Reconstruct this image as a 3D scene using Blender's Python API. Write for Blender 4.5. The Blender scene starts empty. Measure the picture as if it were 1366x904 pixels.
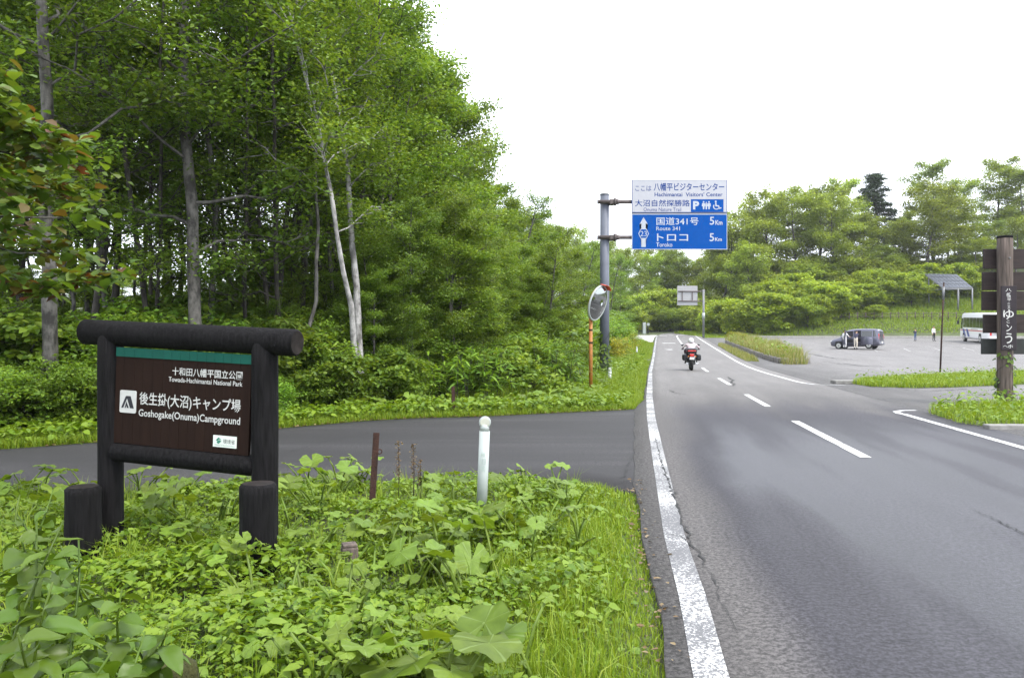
import bpy, bmesh, math, random
import numpy as np
from mathutils import Vector, Matrix

# ------------------------------------------------------------------ camera, sky, sun, exposure
scene = bpy.context.scene
COL = scene.collection
R = math.radians
F, CX, CY, EYE = 1072.0, 683.0, 452.0, 1.6

cam_data = bpy.data.cameras.new('camera')
cam_data.sensor_width = 36.0
cam_data.lens = 36.0 * F / 1366.0
cam_data.clip_start = 0.05
cam_data.clip_end = 3000
cam = bpy.data.objects.new('camera', cam_data)
cam.location = (0, 0, EYE)
cam.rotation_euler = (R(90), 0, 0)
COL.objects.link(cam)
scene.camera = cam

SUN_EL, SUN_AZ = 56.0, 128.0      # azimuth clockwise from +Y (the viewing direction)
world = bpy.data.worlds.new('World')
scene.world = world
world.use_nodes = True
wn = world.node_tree
wn.nodes.clear()
sky = wn.nodes.new('ShaderNodeTexSky')
sky.sky_type = 'NISHITA'
sky.sun_disc = False
sky.sun_elevation = R(SUN_EL)
sky.sun_rotation = R(SUN_AZ)
clo = wn.nodes.new('ShaderNodeTexNoise')          # a thick, nearly even layer of bright cloud over the blue
clo.inputs['Scale'].default_value = 2.2
clo.inputs['Detail'].default_value = 5
ramp = wn.nodes.new('ShaderNodeValToRGB')
ramp.color_ramp.elements[0].position = 0.25
ramp.color_ramp.elements[0].color = (8.7, 9.25, 10.3, 1)
ramp.color_ramp.elements[1].position = 0.75
ramp.color_ramp.elements[1].color = (11.1, 11.5, 12.2, 1)
mix = wn.nodes.new('ShaderNodeMix')
mix.data_type = 'RGBA'
mix.inputs[0].default_value = 0.88
bg = wn.nodes.new('ShaderNodeBackground')
bg.inputs['Strength'].default_value = 0.10
wo = wn.nodes.new('ShaderNodeOutputWorld')
wn.links.new(clo.outputs['Fac'], ramp.inputs[0])
wn.links.new(sky.outputs[0], mix.inputs[6])
wn.links.new(ramp.outputs[0], mix.inputs[7])
wn.links.new(mix.outputs[2], bg.inputs['Color'])
wn.links.new(bg.outputs[0], wo.inputs[0])

sun_data = bpy.data.lights.new('sun', 'SUN')
sun_data.energy = 1.5
sun_data.angle = R(11)
sun_data.color = (1.0, 0.95, 0.86)
sun = bpy.data.objects.new('sun', sun_data)
sd = Vector((math.sin(R(SUN_AZ)) * math.cos(R(SUN_EL)), math.cos(R(SUN_AZ)) * math.cos(R(SUN_EL)), math.sin(R(SUN_EL))))
sun.rotation_euler = (-sd).to_track_quat('-Z', 'Y').to_euler()
sun.location = (20, -20, 40)
COL.objects.link(sun)

scene.view_settings.view_transform = 'Standard'
scene.view_settings.look = 'None'
scene.view_settings.exposure = 1.65
scene.view_settings.gamma = 1.0
scene.view_settings.use_curve_mapping = False
scene.render.engine = 'CYCLES'
scene.cycles.max_bounces = 6
scene.cycles.diffuse_bounces = 4
scene.cycles.transmission_bounces = 4

# ------------------------------------------------------------------ ground shape
def e(Y):
    Y = np.asarray(Y, float)
    t = (np.minimum(Y, 190.0) - 49.0) / 4.0
    return 0.031 * 4.0 * np.where(t > 30, t, np.log1p(np.exp(np.clip(t, -50, 30))))

def smooth(a, b, x):
    t = np.clip((np.asarray(x, float) - a) / (b - a), 0, 1)
    return t * t * (3 - 2 * t)

LY = [-12, 0, 3.79, 4.87, 6.4, 10.2, 15.9, 22, 39.9, 65, 71, 102, 114, 126, 134, 139]
LX = [-1.2, 0.42, 0.935, 1.10, 1.296, 1.876, 2.756, 3.76, 6.88, 11.5, 12.6, 18.3, 20.6, 23.8, 27.5, 31.5]
def xl(Y): return np.interp(Y, LY, LX)
def xr(Y): return xl(Y) + 5.42 + 0.1 * smooth(40, 60, Y)
# asphalt edge left of the white line
def xa(Y): return xl(Y) - np.interp(Y, [0, 3.8, 4.6, 5.3, 6.8, 7.7, 8.5, 19.0, 21, 30], [.22, .19, .22, .26, .26, .28, .30, .35, .13, .12])
NX = [-60, -25, -14, -7.4, -5.25, -3.8, -2.29, -1.02, .143, .91, 1.2, 1.5, 2.2]
NY = [-14, 2.0, 5.6, 7.75, 8.25, 8.45, 8.66, 8.89, 9.03, 8.9, 8.4, 8.2, 8.0]
FX = [-60, -25, -14, -7.4, -5.8, -4.17, -2.95, -1.86, -.66, .59, 1.77, 2.76, 3.25, 3.6]
FY = [-10, 6.0, 9.4, 11.6, 12.9, 14.3, 15.6, 16.2, 16.5, 17.15, 17.7, 18.2, 19.5, 20.3]
def side_near(X): return np.interp(X, NX, NY)
def side_far(X): return np.interp(X, FX, FY)
def foot(X): return np.interp(X, [20, 27, 35, 140], [110, 107, 104.3, 103.0])

def hill(X, Y):
    X = np.asarray(X, float); Y = np.asarray(Y, float)
    d = Y - foot(X)
    h = 0.9 * smooth(0, 3.2, d) + 0.29 * np.clip(d - 1.5, 0, 42)
    right = smooth(27, 44, X - 0.12 * (Y - 105))
    w = 0.05 * np.clip(-X + xl(Y) - 14, 0, 60) * smooth(20, 60, Y)
    far = 0.10 * np.clip(Y - 141, 0, 60)
    return h * right + w + far * (1 - right)

def bump(X, Y):
    return (np.sin(X * 1.7 + 0.6) * np.sin(Y * 1.3 + 1.1) + 0.5 * np.sin(X * 3.9 + Y * 2.7)) * 0.5

def paved_dist(X, Y):
    """metres outside the asphalt (rough, positive on grass left of the road)"""
    a = xa(Y) - X
    s = np.maximum(side_near(X) - Y, Y - side_far(X))
    return np.minimum(a, np.where(s > 0, s, -0.1))

def gz(X, Y):
    X = np.asarray(X, float); Y = np.asarray(Y, float)
    d = paved_dist(X, Y)
    return e(Y) + hill(X, Y) - 0.035 + (0.05 + 0.05 * bump(X, Y)) * smooth(0.05, 1.2, d)

def G(px, py):
    """pixel of the photograph -> place on the open ground"""
    lo, hi = 1.0, 400.0
    for _ in range(60):
        m = 0.5 * (lo + hi)
        y = CY + (EYE - float(e(m))) * F / m
        if y > py: lo = m
        else: hi = m
    return ((px - CX) * lo / F, lo)
def PX(px, Y): return (px - CX) * Y / F
def PZ(py, Y): return EYE + (CY - py) * Y / F

# ------------------------------------------------------------------ materials
MATS = {}
def nt(name):
    m = bpy.data.materials.new(name); m.use_nodes = True
    MATS[name] = m
    t = m.node_tree
    return m, t, t.nodes['Principled BSDF']

def simple(name, col, rough=0.6, metal=0.0, var=0.12, scale=8.0, spec=0.4, bumpy=0.0, bscale=60.0, coat=0.0, stretch=None):
    m, t, b = nt(name)
    N, L = t.nodes, t.links
    tc = N.new('ShaderNodeTexCoord')
    src = tc.outputs['Object']
    if stretch:
        mp = N.new('ShaderNodeMapping'); mp.inputs['Scale'].default_value = stretch
        L.new(src, mp.inputs[0]); src = mp.outputs[0]
    no = N.new('ShaderNodeTexNoise'); no.inputs['Scale'].default_value = scale; no.inputs['Detail'].default_value = 6
    L.new(src, no.inputs['Vector'])
    rp = N.new('ShaderNodeValToRGB')
    rp.color_ramp.elements[0].position = 0.3; rp.color_ramp.elements[1].position = 0.7
    rp.color_ramp.elements[0].color = tuple(c * (1 - var) for c in col) + (1,)
    rp.color_ramp.elements[1].color = tuple(min(1, c * (1 + var)) for c in col) + (1,)
    L.new(no.outputs['Fac'], rp.inputs[0]); L.new(rp.outputs[0], b.inputs['Base Color'])
    b.inputs['Roughness'].default_value = rough
    b.inputs['Metallic'].default_value = metal
    b.inputs['Specular IOR Level'].default_value = spec
    if coat:
        b.inputs['Coat Weight'].default_value = coat; b.inputs['Coat Roughness'].default_value = 0.08
    if bumpy:
        n2 = N.new('ShaderNodeTexNoise'); n2.inputs['Scale'].default_value = bscale; n2.inputs['Detail'].default_value = 5
        L.new(src, n2.inputs['Vector'])
        bp = N.new('ShaderNodeBump'); bp.inputs['Strength'].default_value = bumpy; bp.inputs['Distance'].default_value = 0.02
        L.new(n2.outputs['Fac'], bp.inputs['Height']); L.new(bp.outputs[0], b.inputs['Normal'])
    return m

def leafmat(name, cols, trans=0.35, rough=0.5, objvar=0.25, spec=0.3, tcol=None):
    """cols: three leaf greens, spread leaf by leaf"""
    m, t, b = nt(name)
    N, L = t.nodes, t.links
    g = N.new('ShaderNodeNewGeometry')
    rp = N.new('ShaderNodeValToRGB')
    rp.color_ramp.elements[0].position = 0.0; rp.color_ramp.elements[0].color = (*cols[0], 1)
    rp.color_ramp.elements[1].position = 1.0; rp.color_ramp.elements[1].color = (*cols[-1], 1)
    for i, c in enumerate(cols[1:-1]):
        el = rp.color_ramp.elements.new((i + 1) / (len(cols) - 1)); el.color = (*c, 1)
    L.new(g.outputs['Random Per Island'], rp.inputs[0])
    oi = N.new('ShaderNodeObjectInfo')
    mr = N.new('ShaderNodeMapRange'); mr.inputs[3].default_value = 1 - objvar; mr.inputs[4].default_value = 1 + objvar
    L.new(oi.outputs['Random'], mr.inputs[0])
    mh = N.new('ShaderNodeMapRange'); mh.inputs[3].default_value = 0.5 - 0.012 * (objvar / 0.25); mh.inputs[4].default_value = 0.5 + 0.006 * (objvar / 0.25)
    ml = N.new('ShaderNodeMath'); ml.operation = 'FRACT'
    mm = N.new('ShaderNodeMath'); mm.operation = 'MULTIPLY'; mm.inputs[1].default_value = 7.31
    L.new(oi.outputs['Random'], mm.inputs[0]); L.new(mm.outputs[0], ml.inputs[0]); L.new(ml.outputs[0], mh.inputs[0])
    hs = N.new('ShaderNodeHueSaturation')
    L.new(mh.outputs[0], hs.inputs['Hue']); L.new(mr.outputs[0], hs.inputs['Value']); L.new(rp.outputs[0], hs.inputs['Color'])
    L.new(hs.outputs[0], b.inputs['Base Color'])
    b.inputs['Roughness'].default_value = rough
    b.inputs['Specular IOR Level'].default_value = spec
    tr = N.new('ShaderNodeBsdfTranslucent')
    tm = N.new('ShaderNodeMix'); tm.data_type = 'RGBA'; tm.blend_type = 'MULTIPLY'; tm.inputs[0].default_value = 1
    tm.inputs[7].default_value = (*(tcol or (1.9, 1.75, 0.7)), 1)
    L.new(hs.outputs[0], tm.inputs[6]); L.new(tm.outputs[2], tr.inputs[0])
    ms = N.new('ShaderNodeMixShader'); ms.inputs[0].default_value = trans
    out = N['Material Output']
    L.new(b.outputs[0], ms.inputs[1]); L.new(tr.outputs[0], ms.inputs[2]); L.new(ms.outputs[0], out.inputs[0])
    return m

def bark(name, c1, c2, scale=6.0):
    m, t, b = nt(name)
    N, L = t.nodes, t.links
    tc = N.new('ShaderNodeTexCoord')
    mp = N.new('ShaderNodeMapping'); mp.inputs['Scale'].default_value = (1, 1, 0.35)
    L.new(tc.outputs['Object'], mp.inputs[0])
    no = N.new('ShaderNodeTexNoise'); no.inputs['Scale'].default_value = scale; no.inputs['Detail'].default_value = 8
    no.inputs['Roughness'].default_value = 0.7
    L.new(mp.outputs[0], no.inputs['Vector'])
    pa = N.new('ShaderNodeTexNoise'); pa.inputs['Scale'].default_value = 2.6; pa.inputs['Detail'].default_value = 7; pa.inputs['Roughness'].default_value = 0.7
    L.new(tc.outputs['Object'], pa.inputs['Vector'])
    av = N.new('ShaderNodeMix'); av.inputs[0].default_value = 0.55
    L.new(no.outputs['Fac'], av.inputs[2]); L.new(pa.outputs['Fac'], av.inputs[3])
    rp = N.new('ShaderNodeValToRGB')
    rp.color_ramp.elements[0].position = 0.43; rp.color_ramp.elements[0].color = (*c1, 1)
    rp.color_ramp.elements[1].position = 0.57; rp.color_ramp.elements[1].color = (*c2, 1)
    L.new(av.outputs[0], rp.inputs[0]); L.new(rp.outputs[0], b.inputs['Base Color'])
    b.inputs['Roughness'].default_value = 0.85
    bp = N.new('ShaderNodeBump'); bp.inputs['Strength'].default_value = 0.5; bp.inputs['Distance'].default_value = 0.03
    L.new(no.outputs['Fac'], bp.inputs['Height']); L.new(bp.outputs[0], b.inputs['Normal'])
    return m

def asphalt(name, c_dry, wetness=0.0, tint=(1, 1, 1), patch=0.25, rough=0.8):
    """uses the UV map in metres: u across, v along"""
    m, t, b = nt(name)
    N, L = t.nodes, t.links
    uv = N.new('ShaderNodeUVMap'); uv.uv_map = 'UVMap'
    def noise(scale, sc=(1, 1, 1), detail=6, rough=0.55, loc=(0, 0, 0)):
        mp = N.new('ShaderNodeMapping'); mp.inputs['Scale'].default_value = sc; mp.inputs['Location'].default_value = loc
        L.new(uv.outputs[0], mp.inputs[0])
        n = N.new('ShaderNodeTexNoise'); n.inputs['Scale'].default_value = scale; n.inputs['Detail'].default_value = detail
        n.inputs['Roughness'].default_value = rough
        L.new(mp.outputs[0], n.inputs['Vector'])
        return n.outputs['Fac']
    def rampf(src, p0, p1, v0=0.0, v1=1.0):
        r = N.new('ShaderNodeMapRange'); r.interpolation_type = 'SMOOTHSTEP'
        r.inputs[1].default_value = p0; r.inputs[2].default_value = p1; r.inputs[3].default_value = v0; r.inputs[4].default_value = v1
        L.new(src, r.inputs[0]); return r.outputs[0]
    def math2(op, a, c):
        n = N.new('ShaderNodeMath'); n.operation = op
        for i, v in enumerate((a, c)):
            if isinstance(v, (int, float)): n.inputs[i].default_value = v
            else: L.new(v, n.inputs[i])
        return n.outputs[0]
    def mixc(f, a, c, blend='MIX'):
        n = N.new('ShaderNodeMix'); n.data_type = 'RGBA'; n.blend_type = blend
        if isinstance(f, (int, float)): n.inputs[0].default_value = f
        else: L.new(f, n.inputs[0])
        for i, v in ((6, a), (7, c)):
            if isinstance(v, tuple): n.inputs[i].default_value = (*v, 1)
            else: L.new(v, n.inputs[i])
        return n.outputs[2]
    agg = noise(30, detail=5, rough=0.85)          # stone chips
    agg2 = noise(17, detail=4, rough=0.75)
    big = noise(0.55, (1.3, 0.45, 1), 5)
    streak = noise(1.0, (2.2, 0.10, 1), 5)
    c = tuple(x * y for x, y in zip(c_dry, tint))
    col = mixc(rampf(agg, 0.40, 0.62), tuple(x * 0.30 for x in c), tuple(x * 1.80 for x in c))
    col = mixc(rampf(agg2, 0.36, 0.43, 0.9, 0.0), col, tuple(x * 0.25 for x in c))
    col = mixc(rampf(big, 0.35, 0.65, patch, 0), col, tuple(x * 0.5 for x in c))
    col = mixc(rampf(streak, 0.4, 0.65, patch * 0.9, 0), col, tuple(x * 0.55 for x in c))
    if wetness:
        sep = N.new('ShaderNodeSeparateXYZ'); L.new(uv.outputs[0], sep.inputs[0])
        u, v = sep.outputs[0], sep.outputs[1]
        w1 = noise(1.0, (0.55, 0.16, 1), 4, 0.5, (3.1, 0.4, 0))
        w2 = noise(1.0, (1.25, 0.13, 1), 2, 0.45, (7.7, 2.3, 0))
        wob = math2('ADD', u, math2('MULTIPLY', math2('SUBTRACT', w1, 0.5), .7))
        lat = math2('MULTIPLY', rampf(wob, 0.35, 1.5), rampf(math2('ADD', v, math2('MULTIPLY', math2('SUBTRACT', w2, 0.5), 12.0)), 25, 9))
        wet = math2('MULTIPLY', lat, rampf(w2, 0.30, 0.66, 0.62, 1.0))
        wet = math2('MULTIPLY', wet, wetness)
        soak = rampf(math2('ADD', v, math2('MULTIPLY', math2('SUBTRACT', w1, 0.5), 14.0)), 34, 13, 0.0, 0.74)
        col = mixc(soak, col, mixc(1.0, col, (0.42, 0.40, 0.40), 'MULTIPLY'))
        damp_sheen = rampf(wet, 0.0, 0.50); film = rampf(wet, 0.30, 1.0)
        col = mixc(damp_sheen, col, mixc(1.0, col, (0.40, 0.41, 0.52), 'MULTIPLY'))  # wet darkening, with the sky's bluish sheen tinted into the colour
        L.new(rampf(film, 0.0, 1.0, rough, 0.46), b.inputs['Roughness'])
    else:
        b.inputs['Roughness'].default_value = rough
    L.new(col, b.inputs['Base Color'])
    b.inputs['Specular IOR Level'].default_value = 0.36
    bp = N.new('ShaderNodeBump'); bp.inputs['Strength'].default_value = 0.7; bp.inputs['Distance'].default_value = 0.010
    L.new(agg, bp.inputs['Height']); L.new(bp.outputs[0], b.inputs['Normal'])
    return m

def worn_paint(name, wear=0.5, under=(0.09, 0.09, 0.095), scale=34):
    m, t, b = nt(name)
    N, L = t.nodes, t.links
    tc = N.new('ShaderNodeTexCoord')
    n1 = N.new('ShaderNodeTexNoise'); n1.inputs['Scale'].default_value = scale; n1.inputs['Detail'].default_value = 7; n1.inputs['Roughness'].default_value = 0.75
    n2 = N.new('ShaderNodeTexNoise'); n2.inputs['Scale'].default_value = 1.1; n2.inputs['Detail'].default_value = 4
    L.new(tc.outputs['Object'], n1.inputs['Vector']); L.new(tc.outputs['Object'], n2.inputs['Vector'])
    a = N.new('ShaderNodeMath'); a.operation = 'MULTIPLY_ADD'; a.inputs[1].default_value = 0.35
    L.new(n2.outputs['Fac'], a.inputs[0]); L.new(n1.outputs['Fac'], a.inputs[2])
    r = N.new('ShaderNodeMapRange'); r.interpolation_type = 'SMOOTHSTEP'
    r.inputs[1].default_value = 0.40 + wear * 0.28; r.inputs[2].default_value = 0.47 + wear * 0.28
    L.new(a.outputs[0], r.inputs[0])
    mx = N.new('ShaderNodeMix'); mx.data_type = 'RGBA'
    mx.inputs[6].default_value = (*under, 1); mx.inputs[7].default_value = (0.46, 0.46, 0.455, 1)
    L.new(r.outputs[0], mx.inputs[0]); L.new(mx.outputs[2], b.inputs['Base Color'])
    b.inputs['Roughness'].default_value = 0.7
    return m

def ground_mat():
    m, t, b = nt('soil_and_moss')
    N, L = t.nodes, t.links
    tc = N.new('ShaderNodeTexCoord')
    n1 = N.new('ShaderNodeTexNoise'); n1.inputs['Scale'].default_value = 0.9; n1.inputs['Detail'].default_value = 9; n1.inputs['Roughness'].default_value = 0.7
    n2 = N.new('ShaderNodeTexNoise'); n2.inputs['Scale'].default_value = 14; n2.inputs['Detail'].default_value = 6
    L.new(tc.outputs['Object'], n1.inputs['Vector']); L.new(tc.outputs['Object'], n2.inputs['Vector'])
    r1 = N.new('ShaderNodeValToRGB')
    for i, (p, c) in enumerate([(0.35, (0.045, 0.040, 0.020)), (0.5, (0.055, 0.075, 0.020)), (0.68, (0.085, 0.115, 0.028))]):
        el = r1.color_ramp.elements[i] if i < 2 else r1.color_ramp.elements.new(p)
        el.position = p; el.color = (*c, 1)
    L.new(n1.outputs['Fac'], r1.inputs[0])
    mx = N.new('ShaderNodeMix'); mx.data_type = 'RGBA'; mx.blend_type = 'MULTIPLY'; mx.inputs[0].default_value = 0.5
    r2 = N.new('ShaderNodeValToRGB'); r2.color_ramp.elements[0].position = 0.3; r2.color_ramp.elements[0].color = (.35, .35, .35, 1); r2.color_ramp.elements[1].position = 0.7
    L.new(n2.outputs['Fac'], r2.inputs[0]); L.new(r1.outputs[0], mx.inputs[6]); L.new(r2.outputs[0], mx.inputs[7])
    L.new(mx.outputs[2], b.inputs['Base Color'])
    b.inputs['Roughness'].default_value = 0.95
    bp = N.new('ShaderNodeBump'); bp.inputs['Strength'].default_value = 0.6; bp.inputs['Distance'].default_value = 0.05
    L.new(n2.outputs['Fac'], bp.inputs['Height']); L.new(bp.outputs[0], b.inputs['Normal'])
    return m

ground_mat()
asphalt('road_asphalt', (0.140, 0.133, 0.130), wetness=1.0, patch=0.30)
asphalt('side_asphalt', (0.036, 0.034, 0.036), patch=0.85)
asphalt('lot_asphalt', (0.155, 0.148, 0.146), patch=0.35)
worn_paint('line_paint_worn', 0.98, scale=55)
worn_paint('line_paint', 0.62, scale=22)
worn_paint('line_paint_faint', 1.12, scale=10, under=(0.16, 0.155, 0.15))
simple('crack_filler', (0.022, 0.022, 0.022), 0.9)
simple('concrete', (0.19, 0.185, 0.175), 0.9, var=0.25, bumpy=0.4)
simple('pale_concrete', (0.36, 0.35, 0.33), 0.9, var=0.2)
simple('stone', (0.13, 0.12, 0.112), 0.9, var=0.35, scale=5, bumpy=0.7, bscale=18)
simple('log_stain', (0.0060, 0.0056, 0.0062), 0.85, var=0.6, scale=9, spec=0.13, bumpy=0.5, bscale=14, stretch=(6, 6, 0.6))
simple('log_end', (0.016, 0.013, 0.012), 0.9, var=0.6, scale=16, spec=0.15)
simple('sign_brown', (0.0125, 0.0056, 0.0036), 0.75, var=0.16, scale=4, spec=0.12, stretch=(8, 8, 0.8))
simple('sign_teal', (0.004, 0.066, 0.048), 0.6, var=0.15, scale=6, spec=0.15)
simple('print_white', (0.42, 0.42, 0.41), 0.5, var=0.06, scale=30)
simple('print_black', (0.008, 0.008, 0.014), 0.5)
simple('sticker_white', (0.58, 0.62, 0.58), 0.4, var=0.05)
simple('sticker_green', (0.03, 0.17, 0.12), 0.4)
simple('steel_grey', (0.095, 0.105, 0.135), 0.55, metal=0.0, var=0.10, scale=3, bumpy=0.1)
simple('arm_brown', (0.085, 0.068, 0.066), 0.6, var=0.2)
simple('sign_white', (0.36, 0.365, 0.40), 0.6, var=0.03, spec=0.2)
simple('sign_blue', (0.0015, 0.058, 0.265), 0.7, var=0.04, spec=0.08)
simple('sign_blue_text', (0.006, 0.036, 0.17), 0.7, var=0.04, spec=0.08)
simple('sign_text_white', (0.34, 0.37, 0.42), 0.6, var=0.03)
simple('aluminium', (0.27, 0.27, 0.275), 0.5, metal=0.3, var=0.08)
simple('galvanised', (0.15, 0.155, 0.16), 0.55, metal=0.3, var=0.2)
simple('rust', (0.030, 0.012, 0.008), 0.9, var=0.5, scale=14, bumpy=0.5)
simple('white_plastic', (0.31, 0.34, 0.33), 0.5, var=0.08, scale=6)
simple('pale_print', (0.30, 0.36, 0.33), 0.6)
simple('reflector', (0.42, 0.42, 0.36), 0.25, spec=0.8)
simple('orange_paint', (0.27, 0.105, 0.018), 0.55, var=0.25, scale=10)
simple('orange_hood', (0.55, 0.06, 0.015), 0.5)
simple('mirror_glass', (0.30, 0.32, 0.32), 0.08, metal=1.0, var=0.04)
simple('wood_grey', (0.085, 0.066, 0.056), 0.9, var=0.55, scale=5, bumpy=0.8, bscale=12, stretch=(5, 5, 0.35))
simple('board_brown', (0.022, 0.014, 0.013), 0.8, var=0.35, scale=5, bumpy=0.3, stretch=(0.6, 5, 5))
simple('board_slate', (0.024, 0.026, 0.025), 0.8, var=0.2)
simple('plate_plum', (0.012, 0.007, 0.011), 0.7, var=0.25)
simple('tyre', (0.012, 0.012, 0.012), 0.85, var=0.2)
simple('rim_silver', (0.55, 0.55, 0.56), 0.3, metal=0.7)
simple('van_paint', (0.085, 0.085, 0.12), 0.28, metal=0.35, var=0.03, coat=0.6)
simple('dark_glass', (0.012, 0.015, 0.018), 0.06, spec=0.8, var=0.02)
simple('dark_trim_and_shade', (0.010, 0.010, 0.013), 0.8)  # black parts, and the painted shade inside the van's door openings
simple('bus_white', (0.62, 0.62, 0.64), 0.3, var=0.02, coat=0.4)
simple('bus_red', (0.36, 0.020, 0.045), 0.35)
simple('bus_blue', (0.030, 0.040, 0.20), 0.35)
simple('lamp_red', (0.50, 0.015, 0.010), 0.25, spec=0.7)
simple('lamp_amber', (0.60, 0.18, 0.02), 0.25)
simple('lamp_clear', (0.65, 0.65, 0.65), 0.15)
simple('moto_black', (0.010, 0.010, 0.013), 0.42, coat=0.3)
simple('moto_plum', (0.045, 0.012, 0.035), 0.35, coat=0.4)
simple('helmet_white', (0.66, 0.66, 0.66), 0.25, coat=0.5)
simple('skin', (0.42, 0.25, 0.17), 0.6)
simple('hair', (0.010, 0.008, 0.007), 0.6)
simple('cloth_pink', (0.52, 0.42, 0.45), 0.9)
simple('cloth_white', (0.66, 0.65, 0.66), 0.9)
simple('cloth_dark', (0.014, 0.014, 0.020), 0.9)
simple('cloth_navy', (0.035, 0.035, 0.060), 0.9)
simple('cloth_jean', (0.055, 0.085, 0.18), 0.9)
simple('cloth_cream', (0.58, 0.52, 0.44), 0.9)
simple('cloth_grey', (0.16, 0.16, 0.17), 0.9)
simple('shoe', (0.02, 0.02, 0.02), 0.7)
simple('solar_cell', (0.040, 0.046, 0.060), 0.38, var=0.08, spec=0.35)
simple('moss', (0.040, 0.042, 0.010), 0.95, var=0.5, scale=10, bumpy=0.9, bscale=25)
bark('bark_grey', (0.020, 0.018, 0.015), (0.105, 0.098, 0.088), 9)
bark('bark_dark', (0.012, 0.010, 0.008), (0.050, 0.043, 0.036), 9)
bark('bark_pole', (0.028, 0.025, 0.022), (0.105, 0.10, 0.093), 9)
bark('bark_pale', (0.09, 0.085, 0.08), (0.34, 0.33, 0.32), 7)
leafmat('leaf_wood', [(0.047, 0.090, 0.012), (0.077, 0.143, 0.018), (0.136, 0.210, 0.025)])
leafmat('leaf_edge', [(0.065, 0.122, 0.017), (0.107, 0.184, 0.023), (0.179, 0.253, 0.032)])
leafmat('leaf_shrub', [(0.058, 0.123, 0.013), (0.098, 0.189, 0.018), (0.167, 0.267, 0.027)])
leafmat('leaf_hill', [(0.096, 0.143, 0.023), (0.153, 0.222, 0.030), (0.239, 0.310, 0.048)], objvar=0.34)
leafmat('leaf_bright', [(0.103, 0.167, 0.018), (0.177, 0.260, 0.022), (0.284, 0.359, 0.032)], objvar=0.2)
leafmat('leaf_fir', [(0.018, 0.036, 0.016), (0.030, 0.055, 0.024), (0.044, 0.072, 0.030)], trans=0.1)
leafmat('leaf_maple', [(0.035, 0.070, 0.010), (0.055, 0.105, 0.014), (0.080, 0.130, 0.018), (0.105, 0.160, 0.022), (0.060, 0.110, 0.014), (0.085, 0.090, 0.016), (0.090, 0.030, 0.016)], objvar=0.05)
leafmat('leaf_butterbur', [(0.085, 0.153, 0.015), (0.119, 0.189, 0.019), (0.161, 0.226, 0.026)], trans=0.27, objvar=0.28, rough=0.55)
leafmat('leaf_knotweed', [(0.038, 0.078, 0.006), (0.055, 0.101, 0.008), (0.078, 0.126, 0.010)], trans=0.25, objvar=0.28, rough=0.42)
leafmat('leaf_cover', [(0.063, 0.124, 0.007), (0.104, 0.178, 0.010), (0.157, 0.233, 0.015), (0.124, 0.189, 0.031)], trans=0.27, objvar=0.0)
leafmat('grass_blade', [(0.084, 0.151, 0.010), (0.131, 0.206, 0.014), (0.179, 0.254, 0.019), (0.209, 0.259, 0.030)], trans=0.30, objvar=0.0)
leafmat('grass_dry', [(0.098, 0.136, 0.025), (0.153, 0.183, 0.043), (0.212, 0.208, 0.081), (0.255, 0.221, 0.119)], trans=0.35, objvar=0.0)
leafmat('goldenrod', [(0.096, 0.152, 0.016), (0.208, 0.224, 0.020), (0.336, 0.288, 0.016)], trans=0.35, objvar=0.1)
leafmat('litter', [(0.078, 0.045, 0.019), (0.132, 0.084, 0.036), (0.192, 0.144, 0.072), (0.054, 0.027, 0.015)], trans=0.1, objvar=0.0)
M = MATS

# ------------------------------------------------------------------ object helpers
def put(name, me, mat=None, parent=None, loc=(0, 0, 0), rot=(0, 0, 0), scale=(1, 1, 1)):
    o = bpy.data.objects.new(name, me)
    if mat is not None and me is not None and not me.materials:
        me.materials.append(M[mat] if isinstance(mat, str) else mat)
    o.parent = parent
    o.location = loc; o.rotation_euler = rot
    o.scale = scale if not isinstance(scale, (int, float)) else (scale,) * 3
    COL.objects.link(o)
    return o
def tag(o, label=None, cat=None, group=None, kind=None):
    if label: o['label'] = label
    if cat: o['category'] = cat
    if group: o['group'] = group
    if kind: o['kind'] = kind
    return o
def thing(name, label, cat, loc=(0, 0, 0), rotz=0.0, group=None):
    o = put(name, None, None, None, loc, (0, 0, rotz))
    o.empty_display_size = 0.2
    return tag(o, label, cat, group)

def tri_mesh(name, V, T, mat=None, smooth_shade=False, uv=None):
    V = np.ascontiguousarray(V, np.float32).reshape(-1, 3); T = np.ascontiguousarray(T, np.int32).reshape(-1, 3)
    me = bpy.data.meshes.new(name)
    me.vertices.add(len(V)); me.vertices.foreach_set('co', V.ravel())
    me.loops.add(T.size); me.loops.foreach_set('vertex_index', T.ravel())
    me.polygons.add(len(T)); me.polygons.foreach_set('loop_start', np.arange(0, T.size, 3, dtype=np.int32))
    if smooth_shade: me.polygons.foreach_set('use_smooth', np.ones(len(T), bool))
    if uv is not None:
        ul = me.uv_layers.new(name='UVMap')
        ul.data.foreach_set('uv', np.ascontiguousarray(np.asarray(uv, np.float32)[T.ravel()]).ravel())
    me.update(calc_edges=True); me.validate()
    if mat: me.materials.append(M[mat])
    return me

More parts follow.
